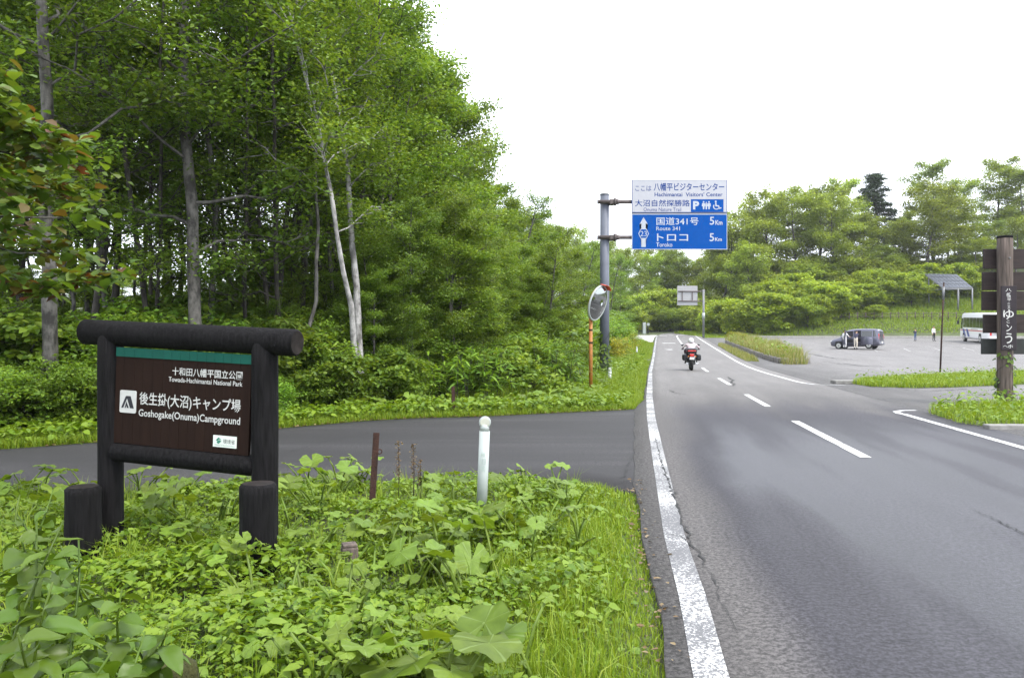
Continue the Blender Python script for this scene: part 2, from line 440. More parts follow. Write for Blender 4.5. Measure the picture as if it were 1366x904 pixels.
def grid_mesh(name, P, mat=None, uv=None, smooth_shade=True, closed=False):
    """P: (rows, cols, 3)"""
    r, c = P.shape[:2]
    idx = np.arange(r * c).reshape(r, c)
    a, b, d, f = idx[:-1, :-1], idx[:-1, 1:], idx[1:, 1:], idx[1:, :-1]
    T = np.concatenate([np.stack([a, b, d], -1).reshape(-1, 3), np.stack([a, d, f], -1).reshape(-1, 3)])
    if closed:
        a, b, d, f = idx[:-1, -1], idx[:-1, 0], idx[1:, 0], idx[1:, -1]
        T = np.concatenate([T, np.stack([a, b, d], -1), np.stack([a, d, f], -1)])
    return tri_mesh(name, P.reshape(-1, 3), T, mat, smooth_shade, None if uv is None else uv.reshape(-1, 2))

def bm_mesh(bm, name, mat=None, smooth_shade=False):
    me = bpy.data.meshes.new(name)
    bm.to_mesh(me); bm.free()
    if smooth_shade:
        me.polygons.foreach_set('use_smooth', np.ones(len(me.polygons), bool))
    if mat: me.materials.append(M[mat])
    return me
def box_me(name, sx, sy, sz, mat, bev=0.0, at=(0, 0, 0), segs=2):
    bm = bmesh.new(); bmesh.ops.create_cube(bm, size=1)
    bmesh.ops.scale(bm, vec=(sx, sy, sz), verts=bm.verts)
    if bev: bmesh.ops.bevel(bm, geom=bm.edges[:], offset=bev, segments=segs, affect='EDGES', profile=0.5)
    bmesh.ops.translate(bm, vec=at, verts=bm.verts)
    return bm_mesh(bm, name, mat)
def cyl_me(name, r1, r2, h, mat, seg=20, axis='Z', bev=0.0, at=(0, 0, 0)):
    bm = bmesh.new()
    bmesh.ops.create_cone(bm, cap_ends=True, segments=seg, radius1=r1, radius2=r2, depth=h)
    if bev:
        ed = [ed for ed in bm.edges if any(len(f.verts) > 4 for f in ed.link_faces)]
        bmesh.ops.bevel(bm, geom=ed, offset=bev, segments=2, affect='EDGES', profile=0.5)
    if axis == 'X': bmesh.ops.rotate(bm, matrix=Matrix.Rotation(R(90), 3, 'Y'), verts=bm.verts)
    if axis == 'Y': bmesh.ops.rotate(bm, matrix=Matrix.Rotation(R(-90), 3, 'X'), verts=bm.verts)
    bmesh.ops.translate(bm, vec=at, verts=bm.verts)
    me = bm_mesh(bm, name, mat)
    for p in me.polygons: p.use_smooth = len(p.vertices) == 4
    return me
def ball_me(name, rx, ry, rz, mat, at=(0, 0, 0), u=16, v=10):
    bm = bmesh.new(); bmesh.ops.create_uvsphere(bm, u_segments=u, v_segments=v, radius=1)
    bmesh.ops.scale(bm, vec=(rx, ry, rz), verts=bm.verts); bmesh.ops.translate(bm, vec=at, verts=bm.verts)
    return bm_mesh(bm, name, mat, True)
def tube_arrays(pts, rad, sides=6, cap=True):
    pts = np.asarray(pts, float); rad = np.asarray(rad, float)
    n = len(pts)
    tan = np.gradient(pts, axis=0); tan /= np.linalg.norm(tan, axis=1, keepdims=True) + 1e-9
    ref = np.array([0.0, 0, 1]) if abs(tan[0][2]) < 0.8 else np.array([1.0, 0, 0])
    a = np.cross(tan, ref); a /= np.linalg.norm(a, axis=1, keepdims=True) + 1e-9
    b = np.cross(tan, a)
    th = np.linspace(0, 2 * np.pi, sides, endpoint=False)
    V = pts[:, None] + rad[:, None, None] * (np.cos(th)[None, :, None] * a[:, None] + np.sin(th)[None, :, None] * b[:, None])
    idx = np.arange(n * sides).reshape(n, sides); nx = np.roll(idx, -1, axis=1)
    T = np.concatenate([np.stack([idx[:-1], nx[:-1], nx[1:]], -1).reshape(-1, 3), np.stack([idx[:-1], nx[1:], idx[1:]], -1).reshape(-1, 3)])
    V = V.reshape(-1, 3)
    if cap:
        for row, flip in ((0, False), (n - 1, True)):
            V = np.vstack([V, pts[row]]); c = len(V) - 1
            ring = idx[row]; r2 = np.roll(ring, -1)
            T = np.vstack([T, np.stack([np.full(sides, c), r2, ring] if not flip else [np.full(sides, c), ring, r2], -1)])
    return V, T
def tube_me(name, pts, rad, mat, sides=10):
    if isinstance(rad, (int, float)): rad = [rad] * len(pts)
    V, T = tube_arrays(pts, rad, sides)
    return tri_mesh(name, V, T, mat, True)
def ring_me(name, Rr, r, mat, axis='X', seg=28, sides=8, at=(0, 0, 0)):
    th = np.linspace(0, 2 * np.pi, seg, endpoint=False); ph = np.linspace(0, 2 * np.pi, sides, endpoint=False)
    rr = Rr + r * np.cos(ph)
    A = rr[None] * np.cos(th)[:, None]; B = rr[None] * np.sin(th)[:, None]; C = np.broadcast_to(r * np.sin(ph)[None], A.shape)
    P = {'X': np.stack([C, A, B], -1), 'Y': np.stack([A, C, B], -1), 'Z': np.stack([A, B, C], -1)}[axis] + np.asarray(at)
    P = np.concatenate([P, P[:1]], 0)
    return grid_mesh(name, P, mat, closed=True)
def poly_me(name, pts2, thick, mat, plane='XZ', y=0.0):
    """a flat outline (x, z) with thickness, front face at -Y"""
    bm = bmesh.new()
    fr = [bm.verts.new((x, y - thick, z)) for x, z in pts2]
    bk = [bm.verts.new((x, y, z)) for x, z in pts2]
    bm.faces.new(fr); bm.faces.new(bk[::-1])
    n = len(pts2)
    for i in range(n): bm.faces.new((fr[(i + 1) % n], fr[i], bk[i], bk[(i + 1) % n]))
    bmesh.ops.recalc_face_normals(bm, faces=bm.faces)
    return bm_mesh(bm, name, mat)

_txt = {}
def text_me(s, x0, x1, z0, z1, mat, name='lettering', y=0.0, bold=0.0, flip=False):
    """flat print fitted to the rectangle x0..x1, z0..z1, facing -Y"""
    cu = bpy.data.curves.new('lettering', 'FONT')
    cu.body = s; cu.size = 1; cu.offset = bold; cu.resolution_u = 3
    o = bpy.data.objects.new('lettering', cu); COL.objects.link(o)
    dg = bpy.context.evaluated_depsgraph_get()
    me = bpy.data.meshes.new_from_object(o.evaluated_get(dg))
    bpy.data.objects.remove(o); bpy.data.curves.remove(cu)
    n = len(me.vertices)
    co = np.zeros(n * 3, np.float32); me.vertices.foreach_get('co', co); co = co.reshape(-1, 3)
    mn, mx = co.min(0), co.max(0)
    out = np.zeros_like(co)
    out[:, 0] = x0 + (co[:, 0] - mn[0]) / max(1e-6, mx[0] - mn[0]) * (x1 - x0)
    out[:, 2] = z0 + (co[:, 1] - mn[1]) / max(1e-6, mx[1] - mn[1]) * (z1 - z0)
    out[:, 1] = y
    me.vertices.foreach_set('co', out.ravel()); me.update(); me.name = name
    me.materials.clear(); me.materials.append(M[mat])
    return me

# ------------------------------------------------------------------ leaves, blades, trees
def leaves(P, L, W, A, Nn, fold=0.15, droop=0.0):
    """diamond leaves with a fold along the midrib; P base, A axis, Nn normal (all N x 3)"""
    B = np.cross(Nn, A); B /= np.linalg.norm(B, axis=1, keepdims=True) + 1e-9
    L = np.broadcast_to(L, len(P))[:, None]; W = np.broadcast_to(W, len(P))[:, None]
    mid = P + A * L * 0.45
    up = Nn * W * fold
    V = np.stack([P, mid + B * W * 0.5 + up, P + A * L - np.array([0, 0, 1.0]) * L * droop, mid - B * W * 0.5 + up], 1)
    i = np.arange(len(P))[:, None] * 4
    T = np.concatenate([i + np.array([[0, 2, 1]]), i + np.array([[0, 3, 2]])])
    return V.reshape(-1, 3), T
def leaves6(P, L, W, A, Nn, fold=0.12, droop=0.15):
    B = np.cross(Nn, A); B /= np.linalg.norm(B, axis=1, keepdims=True) + 1e-9
    L = np.broadcast_to(L, len(P))[:, None]; W = np.broadcast_to(W, len(P))[:, None]
    z = np.array([0, 0, 1.0])
    up = Nn * W * fold
    V = np.stack([P, P + A * L * .25 + B * W * .42 + up, P + A * L * .6 + B * W * .45 + up - z * L * droop * .4,
                  P + A * L - z * L * droop, P + A * L * .6 - B * W * .45 + up - z * L * droop * .4, P + A * L * .25 - B * W * .42 + up,
                  P + A * L * .45 - z * L * droop * .15], 1)
    i = np.arange(len(P))[:, None] * 7
    T = np.concatenate([i + np.array([[a, b, 6]]) for a, b in ((1, 0), (2, 1), (3, 2), (4, 3), (5, 4), (0, 5))])
    return V.reshape(-1, 3), T
def rand_dirs(rng, n, tilt=0.6):
    """leaf axis roughly level, normal roughly up"""
    az = rng.uniform(0, 2 * np.pi, n)
    A = np.stack([np.cos(az), np.sin(az), rng.normal(-0.1, 0.35, n)], -1); A /= np.linalg.norm(A, axis=1, keepdims=True)
    N = np.stack([rng.normal(0, tilt, n), rng.normal(0, tilt, n), np.ones(n)], -1)
    N -= A * (N * A).sum(1, keepdims=True); N /= np.linalg.norm(N, axis=1, keepdims=True)
    return A, N
def blades(P, H, W, rng, lean=0.45):
    n = len(P)
    az = rng.uniform(0, 2 * np.pi, n); ln = np.abs(rng.normal(0, lean, n))
    d = np.stack([np.cos(az), np.sin(az), np.zeros(n)], -1)
    s = np.stack([-np.sin(az + rng.normal(0, .6, n)), np.cos(az), np.zeros(n)], -1)
    H = np.broadcast_to(H, n)[:, None]; W = np.broadcast_to(W, n)[:, None]; ln = ln[:, None]
    z = np.array([0, 0, 1.0])
    m = P + z * H * .55 + d * H * ln * .3
    t = P + z * H * (1 - .25 * ln) + d * H * ln * 0.95
    V = np.stack([P - s * W * .5, P + s * W * .5, m + s * W * .4, m - s * W * .4, t], 1)
    i = np.arange(n)[:, None] * 5
    T = np.concatenate([i + np.array([[0, 1, 2]]), i + np.array([[0, 2, 3]]), i + np.array([[3, 2, 4]])])
    return V.reshape(-1, 3), T
def join(parts):
    Vs, Ts, o = [], [], 0
    for V, T in parts:
        Vs.append(V); Ts.append(T + o); o += len(V)
    return np.concatenate(Vs), np.concatenate(Ts)

def tree_proto(seed, H=15, base=0.35, spread=3.0, r0=0.16, nb=20, nsec=6, nleaf=26000, leaf=0.09, rise=0.7, flat=0.5, cl=0.30,
               stems=1, lean=0.05, prof='oval', wig=0.25, aspect=0.62, twig_r=0.012, tilt=0.6, shaped=False):
    rng = np.random.default_rng(seed)
    wood, tips, wts = [], [], []
    for st in range(stems):
        n = 12
        t = np.linspace(0, 1, n)
        az0 = rng.uniform(0, 6.28) + st * 6.28 / max(1, stems)
        ln = lean if stems == 1 else 0.16 + rng.uniform(0, .06)
        Hs = H * (1 if st == 0 else rng.uniform(.75, .95))
        path = np.zeros((n, 3)); path[:, 2] = t * Hs
        wob = np.cumsum(rng.normal(0, wig * H / 60, (n, 2)), 0); wob -= wob[0]
        path[:, 0] = wob[:, 0] + np.cos(az0) * ln * H * t ** 1.3
        path[:, 1] = wob[:, 1] + np.sin(az0) * ln * H * t ** 1.3
        rr = r0 * (1 if st == 0 else .75) * (1 - t) ** 0.8 + 0.015
        rr[0] *= 1.35
        path[0, 2] = -0.25
        tf = np.linspace(0, 1, 34); pf = np.stack([np.interp(tf, t, path[:, i]) for i in range(3)], -1); rf = np.interp(tf, t, rr)
        tv, tt_ = tube_arrays(pf, rf, 11)
        ax_ = np.vstack([np.repeat(pf, 11, 0), pf[[0, -1]]]); dv = tv - ax_
        tv = ax_ + dv * (1 + .075 * rng.normal(0, 1, (len(tv), 1)) + .06 * np.sin(3 * np.arctan2(dv[:, 1:2], dv[:, 0:1]) + ax_[:, 2:3] * 1.7))
        wood.append((tv, tt_))
        nbs = nb if stems == 1 else int(nb * .55)
        for k in range(nbs):
            tt = base + (1 - base) * ((k + rng.uniform(0, 1)) / nbs) ** 0.9 * 0.97
            p0 = np.array([np.interp(tt, t, path[:, i]) for i in range(3)])
            rad = np.interp(tt, t, rr) * rng.uniform(.22, .42)
            q = (tt - base) / (1 - base)
            if prof == 'oval': w = 0.45 + 0.75 * math.sin(math.pi * min(1, q * .85 + .12)) ** .8 - .35 * q
            elif prof == 'cone': w = 1.05 * (1 - q) + .12
            else: w = 0.75 + .35 * math.sin(math.pi * q) - .30 * q          # spreading
            Lb = spread * w * rng.uniform(.7, 1.2)
            az = k * 2.4 + rng.normal(0, .5)
            el = rise * (0.55 + .6 * q) + rng.normal(0, .15)
            m = 6; s = np.linspace(0, 1, m)
            dirx = np.array([np.cos(az), np.sin(az)])
            bp = np.zeros((m, 3))
            bend = rng.normal(0, .2)
            bp[:, 0] = p0[0] + Lb * (s * dirx[0] * math.cos(el) - bend * s ** 2 * dirx[1])
            bp[:, 1] = p0[1] + Lb * (s * dirx[1] * math.cos(el) + bend * s ** 2 * dirx[0])
            bp[:, 2] = p0[2] + Lb * (s * math.sin(el) - (.18 if prof != 'cone' else .25) * s ** 2 * rng.uniform(.3, 1.2))
            bp[1:] += rng.normal(0, .035 * Lb, (m - 1, 3))
            wood.append(tube_arrays(bp, np.linspace(max(rad, .02), twig_r, m), 5, False))
            for j in range(nsec):
                ss = rng.uniform(.25, 1.0)
                q0 = np.array([np.interp(ss, s, bp[:, i]) for i in range(3)])
                a2 = az + rng.choice([-1, 1]) * rng.uniform(.35, 1.2)
                l2 = Lb * rng.uniform(.22, .48) * (1.15 - .5 * ss)
                e2 = rng.normal(.18, .3)
                sv = np.linspace(0, 1, 4)[:, None]
                sp = q0 + sv * l2 * np.array([np.cos(a2) * math.cos(e2), np.sin(a2) * math.cos(e2), math.sin(e2)])
                sp[1:] += rng.normal(0, .04 * l2, (3, 3))
                wood.append(tube_arrays(sp, np.linspace(twig_r * 1.3, twig_r * .4, 4), 3, False))
                tips.append(sp); wts.append(l2 + .25)
            tips.append(bp[3:][[0, 1, 2, 2]]); wts.append(Lb * .3 + .2)
    tips = np.array(tips); wts = np.array(wts) * np.random.default_rng(seed + 5).uniform(.4, 1.5, len(wts))
    pick = rng.choice(len(tips), nleaf, p=wts / wts.sum())
    u = rng.uniform(0.1, 1.08, nleaf) * 3; i0 = np.clip(u.astype(int), 0, 2); fr = (u - i0)[:, None]
    P = tips[pick, i0] * (1 - fr) + tips[pick, i0 + 1] * fr
    off = np.clip(rng.normal(0, 1, (nleaf, 3)), -1.7, 1.7) * cl; off[:, 2] *= flat
    P = P + off
    A, Nn = rand_dirs(rng, nleaf, tilt)
    sz = leaf * rng.uniform(.65, 1.3, nleaf)
    P[:, 2] = np.maximum(P[:, 2], 0.12)
    lv = (leaves6(P, sz, sz * aspect, A, Nn, 0.12, 0.2) if shaped else leaves(P, sz, sz * aspect, A, Nn, 0.15, 0.12))
    return join(wood), lv
PROTO = {}
def proto(key, H, wood_mat, leaf_mat, **kw):
    (wv, wt), (lv, lt) = tree_proto(H=H, **kw)
    PROTO[key] = (H, tri_mesh('trunk', wv, wt, wood_mat, True), tri_mesh('crown', lv, lt, leaf_mat))
rnd = random.Random(7)
def pxof(X, Y): return CX + F * X / Y
def pick_by(v, table):
    for lim, txt in table:
        if v < lim: return txt
    return table[-1][1]
WOOD_MARKS = [(60, 'behind the red-seeded maple'), (150, 'behind the stub post of the campground sign'), (330, 'behind the board of the campground sign'), (430, 'beside the multi-stemmed tree'), (540, 'around the pale birch'), (650, 'behind the rusty stake in the grass strip'), (2000, 'between the bamboo grass and the traffic mirror')]
HILL_MARKS = [(985, 'beside the far back-turned sign'), (1060, 'above the stone-edged planter'), (1150, 'above the minivan'), (1215, 'around the dark fir'), (1305, 'behind the solar array'), (3000, 'behind the timber signpost')]
def plant(key, name, label, cat, group, X, Y, H, rot=None, sx=1.0, names=('trunk', 'crown'), sink=0.05, tilt=0.0):
    h0, w, l = PROTO[key]
    s = H / h0
    o = thing(name, label, cat, (X, Y, float(gz(X, Y)) - sink), 0, group)
    o.rotation_euler = (rnd.uniform(-tilt, tilt), rnd.uniform(-tilt, tilt), rnd.uniform(0, 6.28) if rot is None else rot)
    o.scale = (s * sx, s * sx, s)
    put(names[0], w, None, o); put(names[1], l, None, o)
    return o

# ================================================================== SETTING
# one ground sheet out to the horizon, finer near the camera
def axis_samples(bounds):
    out = []
    for a, b, st in bounds: out.append(np.arange(a, b, st))
    return np.concatenate(out + [np.array([bounds[-1][1]])])
gx = axis_samples([(-900, -120, 60), (-120, -16, 4), (-16, 8, 0.5), (8, 160, 3), (160, 1000, 60)])
gy = axis_samples([(-60, -2, 5), (-2, 26, 0.5), (26, 180, 2.5), (180, 1500, 60)])
XX, YY = np.meshgrid(gx, gy)
put('ground', grid_mesh('ground', np.stack([XX, YY, gz(XX, YY)], -1), 'soil_and_moss'))['kind'] = 'structure'

def strip(name, Ys, Xa, Xb, lift, mat, n=10, kind='structure', parent=None, swap=False):
    """sheet between two edges; edges given along Ys (or along X when swap)"""
    Ys = np.asarray(Ys, float); f = np.linspace(0, 1, n)
    C = Xa[:, None] * (1 - f) + Xb[:, None] * f
    S = np.broadcast_to(Ys[:, None], C.shape)
    Xc, Yc = (S, C) if swap else (C, S)
    P = np.stack([Xc, Yc, e(Yc) + lift], -1)
    uv = np.stack([(C - Xa[:, None]) if not swap else Yc, S if not swap else Xc], -1)
    # turned-down rim so that the sheet has an edge
    a = P[:, :1].copy(); a[..., 2] -= 0.08
    b = P[:, -1:].copy(); b[..., 2] -= 0.08
    P = np.concatenate([a, P, b], 1); uv = np.concatenate([uv[:, :1], uv, uv[:, -1:]], 1)
    if swap: P = P[:, ::-1]; uv = uv[:, ::-1]
    o = put(name, grid_mesh(name, P, mat, uv, smooth_shade=False), None, parent)
    if parent is None: o['kind'] = kind
    return o
Ys = axis_samples([(-12, 24, 0.4), (24, 139, 1.0)])
edge_rng = np.random.default_rng(3)
edge_n = np.convolve(edge_rng.normal(0, 1, len(Ys) + 8), np.ones(3) / 3, 'same')[4:-4] * 0.035
road = strip('road', Ys, xa(Ys) + edge_n, xr(Ys) + 0.55, 0.018, 'road_asphalt', 14)
Xs = axis_samples([(-60, -16, 2.0), (-16, 3.6, 0.35)])
sn = np.convolve(edge_rng.normal(0, 1, len(Xs) + 8), np.ones(3) / 3, 'same')[4:-4] * 0.05
side = strip('side_road', Xs, side_near(Xs) + sn, side_far(Xs) - sn, 0.010, 'side_asphalt', 10, swap=True)
Yl = axis_samples([(-12, 40, 2.0), (40, 60, 1), (60, 104, 2.0)])
lot = strip('parking_lot', Yl, xr(Yl) + 0.2, np.full(len(Yl), 140.0), 0.012, 'lot_asphalt', 20)
# the far lane past the planter joins the lot
def flat_poly(name, pts, lift, mat, parent=None, kind='structure', dens=None):
    bm = bmesh.new()
    vs = [bm.verts.new((x, y, float(e(y)) + lift)) for x, y in pts]
    bm.faces.new(vs); bmesh.ops.triangulate(bm, faces=bm.faces[:])
    bmesh.ops.recalc_face_normals(bm, faces=bm.faces[:])
    for f in bm.faces:
        if f.normal.z < 0: f.normal_flip()
    uvl = bm.loops.layers.uv.new('UVMap')
    for f in bm.faces:
        for l in f.loops: l[uvl].uv = (l.vert.co.x, l.vert.co.y)
    o = put(name, bm_mesh(bm, name, mat), None, parent)
    if parent is None: o['kind'] = kind
    return o
pad = [(xl(y) - w, y) for y, w in ((89, .35), (97, .3), (106, .3), (118, .3))] + [(xl(y) - 3.2, y) for y in (118, 106, 97, 91)]
flat_poly('roadside_apron', pad, 0.022, 'pale_concrete')

# painted lines and cracks are parts of the road
def line_along(name, pts, w, mat, parent, lift=0.024, jit=0.0, seed=0):
    pts = np.asarray(pts, float)
    tan = np.gradient(pts, axis=0); tan /= np.linalg.norm(tan, axis=1, keepdims=True)
    nrm = np.stack([-tan[:, 1], tan[:, 0]], -1)
    w = np.broadcast_to(w, len(pts)).astype(float)
    if jit:
        r_ = np.random.default_rng(seed); w = w * r_.uniform(1 - jit, 1 + jit, len(pts))
    a = pts + nrm * w[:, None] / 2; b = pts - nrm * w[:, None] / 2
    P = np.stack([np.c_[b, e(b[:, 1]) + lift], np.c_[a, e(a[:, 1]) + lift]], 1)[:, ::-1]
    return put(name, grid_mesh(name, P, mat, smooth_shade=False), None, parent)
ly = axis_samples([(-4, 40, 0.5), (40, 133, 1.5)])
line_along('edge_line', np.c_[xl(ly), ly], np.interp(ly, [0, 20, 60], [.165, .17, .16]), 'line_paint_worn', road)
ry = axis_samples([(-4, 16.6, 0.6), (16.6, 16.9, .1)])
hook = [(8.22, 17.05), (8.36, 17.5), (8.62, 17.75), (8.95, 17.8)]
line_along('edge_line', np.r_[np.c_[xr(ry) - .10, ry], hook], .14, 'line_paint', road)
ry2 = axis_samples([(30.5, 133, 1.5)])
far_hook = [G(1128, 514.3), G(1113, 514), G(1100, 513.9), G(1086, 513.4), G(1074, 511.8), G(1063, 509.6), G(1045, 504.5)]
fh = [p for p in far_hook]
line_along('edge_line', np.r_[fh, np.c_[xr(ry2[ry2 > 35]) - .08, ry2[ry2 > 35]]], .15, 'line_paint', road)
def centre(y): return xl(y) + 2.76
for k, (y0, y1) in enumerate([(1.5, 6.2), (10.7, 15.5), (18.8, 22.9), (27.7, 32.3), (38.5, 43.5), (49, 53), (58, 62)]):
    yy = np.linspace(y0, y1, 8)
    if k == 0: yy = np.linspace(1.2, 5.6, 8)
    line_along('centre_dash', np.c_[centre(yy), yy], .15, 'line_paint', road)
yy = np.linspace(72, 118, 24)
line_along('centre_line', np.c_[centre(yy), yy], .17, 'line_paint', road)
for px0, px1, py in ((884, 901, 458.0), (889, 897, 466.5), (880, 890, 447.8), (892, 899, 447.2), (906, 914, 447.0)):
    a, b = G(px0, py), G(px1, py)
    line_along('painted_mark', [a, ((a[0] + b[0]) / 2, a[1] + .05), b], 1.1, 'line_paint', road)

def crack(pts, w, seed, parent=road, n=40, amp=0.03):
    r_ = np.random.default_rng(seed)
    pts = np.asarray(pts, float)
    d = np.r_[0, np.cumsum(np.linalg.norm(np.diff(pts, axis=0), axis=1))]
    s = np.linspace(0, d[-1], n)
    P = np.c_[np.interp(s, d, pts[:, 0]), np.interp(s, d, pts[:, 1])] + r_.normal(0, amp, (n, 2))
    ww = .62 * w * r_.uniform(.1, 1.3, n) * np.sin(np.linspace(.15, 3.0, n))
    return line_along('crack', P, np.maximum(ww, .003), 'crack_filler', parent, 0.027)
crack([G(873, 580), G(880, 610), G(886, 630), G(900, 665), G(911, 700), G(922, 728), G(934, 742), G(946, 768), G(958, 794), G(970, 822), G(985, 848)], 0.045, 1, n=110, amp=0.012)
crack([G(885, 716), G(905, 717), G(922, 730)], 0.022, 2, n=26, amp=0.008)
crack([G(988, 762), G(1004, 766), G(1028, 769)], 0.010, 3, n=20, amp=0.006)
crack([G(1298, 682), G(1330, 697), G(1366, 715), G(1420, 740)], 0.022, 4, n=60, amp=0.012)
crack([G(1172, 862), G(1200, 859), G(1245, 857)], 0.010, 5, n=30, amp=0.006)
crack([G(970, 503), G(978, 508), G(975, 511), G(981, 513), G(978, 516)], 0.16, 6, n=40, amp=0.03)
crack([G(892, 521), G(905, 525), G(915, 527)], 0.10, 7, n=20, amp=0.04)
crack([G(930, 548), G(1010, 553), G(1090, 556), G(1180, 562), G(1260, 572)], 0.025, 8, n=60, amp=0.02)
crack([G(1110, 543), G(1180, 548), G(1215, 546)], 0.05, 9, n=40, amp=0.04)
crack([G(842, 610), G(836, 628), G(826, 648)], 0.03, 11, side, n=30, amp=0.02)
crack([G(370, 610), G(430, 590), G(520, 572)], 0.025, 12, side, n=40, amp=0.02)
crack([G(1330, 575), G(1290, 570), G(1250, 566)], 0.02, 13, n=30, amp=0.01)
for k, (a, b, c_) in enumerate([((1180, 520), (1240, 522), (1300, 519)), ((1090, 482), (1160, 489), (1250, 491)), ((1150, 474), (1230, 476), (1320, 478)), ((1070, 470), (1110, 478), (1180, 482)), ((1190, 463), (1250, 462), (1300, 464))]):
    crack([G(*a), G(*b), G(*c_)], 0.28 if k else .10, 30 + k, lot, n=50, amp=0.10)
for k in range(9):       # worn bay lines across the lot
    x0 = 30 + k * 3.0
    line_along('bay_line', [(x0, 66 + k * .6), (x0 + 1.2, 69 + k * .6), (x0 + 2.4, 72 + k * .6)], .16, 'line_paint_faint', lot)

# kerb along the far side of the lot
kx = np.arange(30, 140, 1.2)
def kerb_run(name, xs, ys, w, h, mat):
    xs = np.asarray(xs, float); ys = np.asarray(ys, float)
    z = e(ys)
    P = np.stack([np.c_[xs, ys, z - .05], np.c_[xs, ys, z + h - .03], np.c_[xs, ys + .03, z + h], np.c_[xs, ys + w, z + h], np.c_[xs, ys + w, z - .05]], 1)
    return put(name, grid_mesh(name, P, mat, smooth_shade=False))
o = kerb_run('lot_kerb', kx, foot(kx) - 0.9, .35, .30, 'concrete'); o['kind'] = 'structure'
a, b = G(1315, 573), G(1400, 573)
o = put('kerb', box_me('kerb', 5.2, .22, .12, 'concrete', .02, (a[0] + 2.6, a[1], .035))); o['kind'] = 'structure'
o = put('gutter_slab', box_me('gutter_slab', 3.0, .5, .05, 'concrete', .01, (a[0] + 2.4, a[1] - .75, .030))); o['kind'] = 'structure'
a = G(1128, 512)
o = put('kerb', box_me('kerb', .9, .5, .13, 'concrete', .02, (a[0], a[1], .07))); o['kind'] = 'structure'

# grass islands
def island(name, pts, h, mat='soil_and_moss'):
    bm = bmesh.new()
    c = np.mean(pts, 0)
    ring0 = [bm.verts.new((x, y, float(e(y)) - .02)) for x, y in pts]
    ring1 = [bm.verts.new((c[0] + (x - c[0]) * .93, c[1] + (y - c[1]) * .93, float(e(y)) + h)) for x, y in pts]
    n = len(pts)
    for i in range(n): bm.faces.new((ring0[i], ring0[(i + 1) % n], ring1[(i + 1) % n], ring1[i]))
    bm.faces.new(ring1)
    bmesh.ops.triangulate(bm, faces=bm.faces[:]); bmesh.ops.recalc_face_normals(bm, faces=bm.faces[:])
    o = put(name, bm_mesh(bm, name, mat)); o['kind'] = 'structure'
    return pts
IA = [G(1238, 553), G(1262, 561), G(1283, 567), G(1318, 571.5), (15.5, G(1318, 571.5)[1]), (22, 15.2), (22, 20.0), (15, 19.6), G(1320, 541), G(1270, 545), G(1244, 549)]
IB = [G(1137, 513), G(1160, 516.5), G(1220, 518.5), G(1270, 517.5), G(1330, 515), G(1420, 511), G(1420, 498), G(1366, 499), G(1290, 501.5), G(1200, 505.5), G(1155, 508.5)]
island('grass_island', IA, .06); island('grass_island', IB, .07)
PLs = [G(1043, 485), G(1025, 480), G(1005, 472.5), G(985, 464.5), G(970, 458)]
near_l, far_l = np.array(PLs[0]), np.array(PLs[-1])
PC = PLs + [(p[0] + w, p[1] + .3) for p, w in zip(PLs[::-1], (2.0, 2.2, 2.3, 2.0, 1.35))]
island('planter_bed', PC, .30)
IS = [G(1013, 483), G(995, 482), G(975, 472), G(957, 461), G(962, 459), G(985, 468), G(1005, 477)]
island('grass_strip', IS, .04)

def in_poly(X, Y, poly):
    c = np.zeros(len(X), bool); n = len(poly)
    for i in range(n):
        x1, y1 = poly[i]; x2, y2 = poly[(i + 1) % n]
        if y1 == y2: continue
        c ^= ((y1 > Y) != (y2 > Y)) & (X < (x2 - x1) * (Y - y1) / (y2 - y1) + x1)
    return c
def scatter_poly(rng, n, poly):
    p = np.array(poly); mn, mx = p.min(0), p.max(0)
    X = rng.uniform(mn[0], mx[0], n * 4); Y = rng.uniform(mn[1], mx[1], n * 4)
    k = np.where(in_poly(X, Y, poly))[0][:n]
    return X[k], Y[k]

# ================================================================== PLANT PROTOTYPES
proto('wood_a', 16, 'bark_grey', 'leaf_wood', seed=11, base=.20, spread=3.2, r0=.125, nb=34, nsec=8, nleaf=15500, leaf=.112, cl=.30)
proto('wood_b', 15, 'bark_dark', 'leaf_wood', seed=12, base=.22, spread=2.5, r0=.075, nb=28, nsec=7, nleaf=10000, leaf=.112, cl=.28, wig=.4)
proto('wood_c', 13, 'bark_dark', 'leaf_wood', seed=13, base=.20, spread=2.5, r0=.062, nb=30, nsec=6, nleaf=14000, leaf=.11, stems=3)
proto('pole_tree', 12, 'bark_pole', 'leaf_wood', seed=33, base=.5, spread=1.7, r0=.055, nb=18, nsec=5, nleaf=4200, leaf=.11, cl=.26, wig=.7)
proto('birch', 11, 'bark_pale', 'leaf_edge', seed=24, base=.45, spread=2.1, r0=.082, nb=22, nsec=6, nleaf=11000, leaf=.10, stems=2, rise=1.0)
proto('edge_a', 10, 'bark_grey', 'leaf_edge', seed=15, base=.13, spread=2.7, r0=.09, nb=28, nsec=7, nleaf=25000, leaf=.115, cl=.26)
proto('edge_b', 9, 'bark_grey', 'leaf_edge', seed=16, base=.12, spread=2.6, r0=.08, nb=30, nsec=6, nleaf=23000, leaf=.118, cl=.24, stems=2)
proto('hill_a', 14, 'bark_grey', 'leaf_hill', seed=17, base=.20, spread=6.0, r0=.24, nb=26, nsec=8, nleaf=13500, leaf=.31, cl=.46, flat=.65, rise=.8, prof='spread', wig=.5)
proto('hill_b', 15, 'bark_grey', 'leaf_hill', seed=18, base=.30, spread=5.0, r0=.22, nb=24, nsec=7, nleaf=11500, leaf=.30, cl=.52, flat=.6, rise=.75, prof='spread', wig=.5)
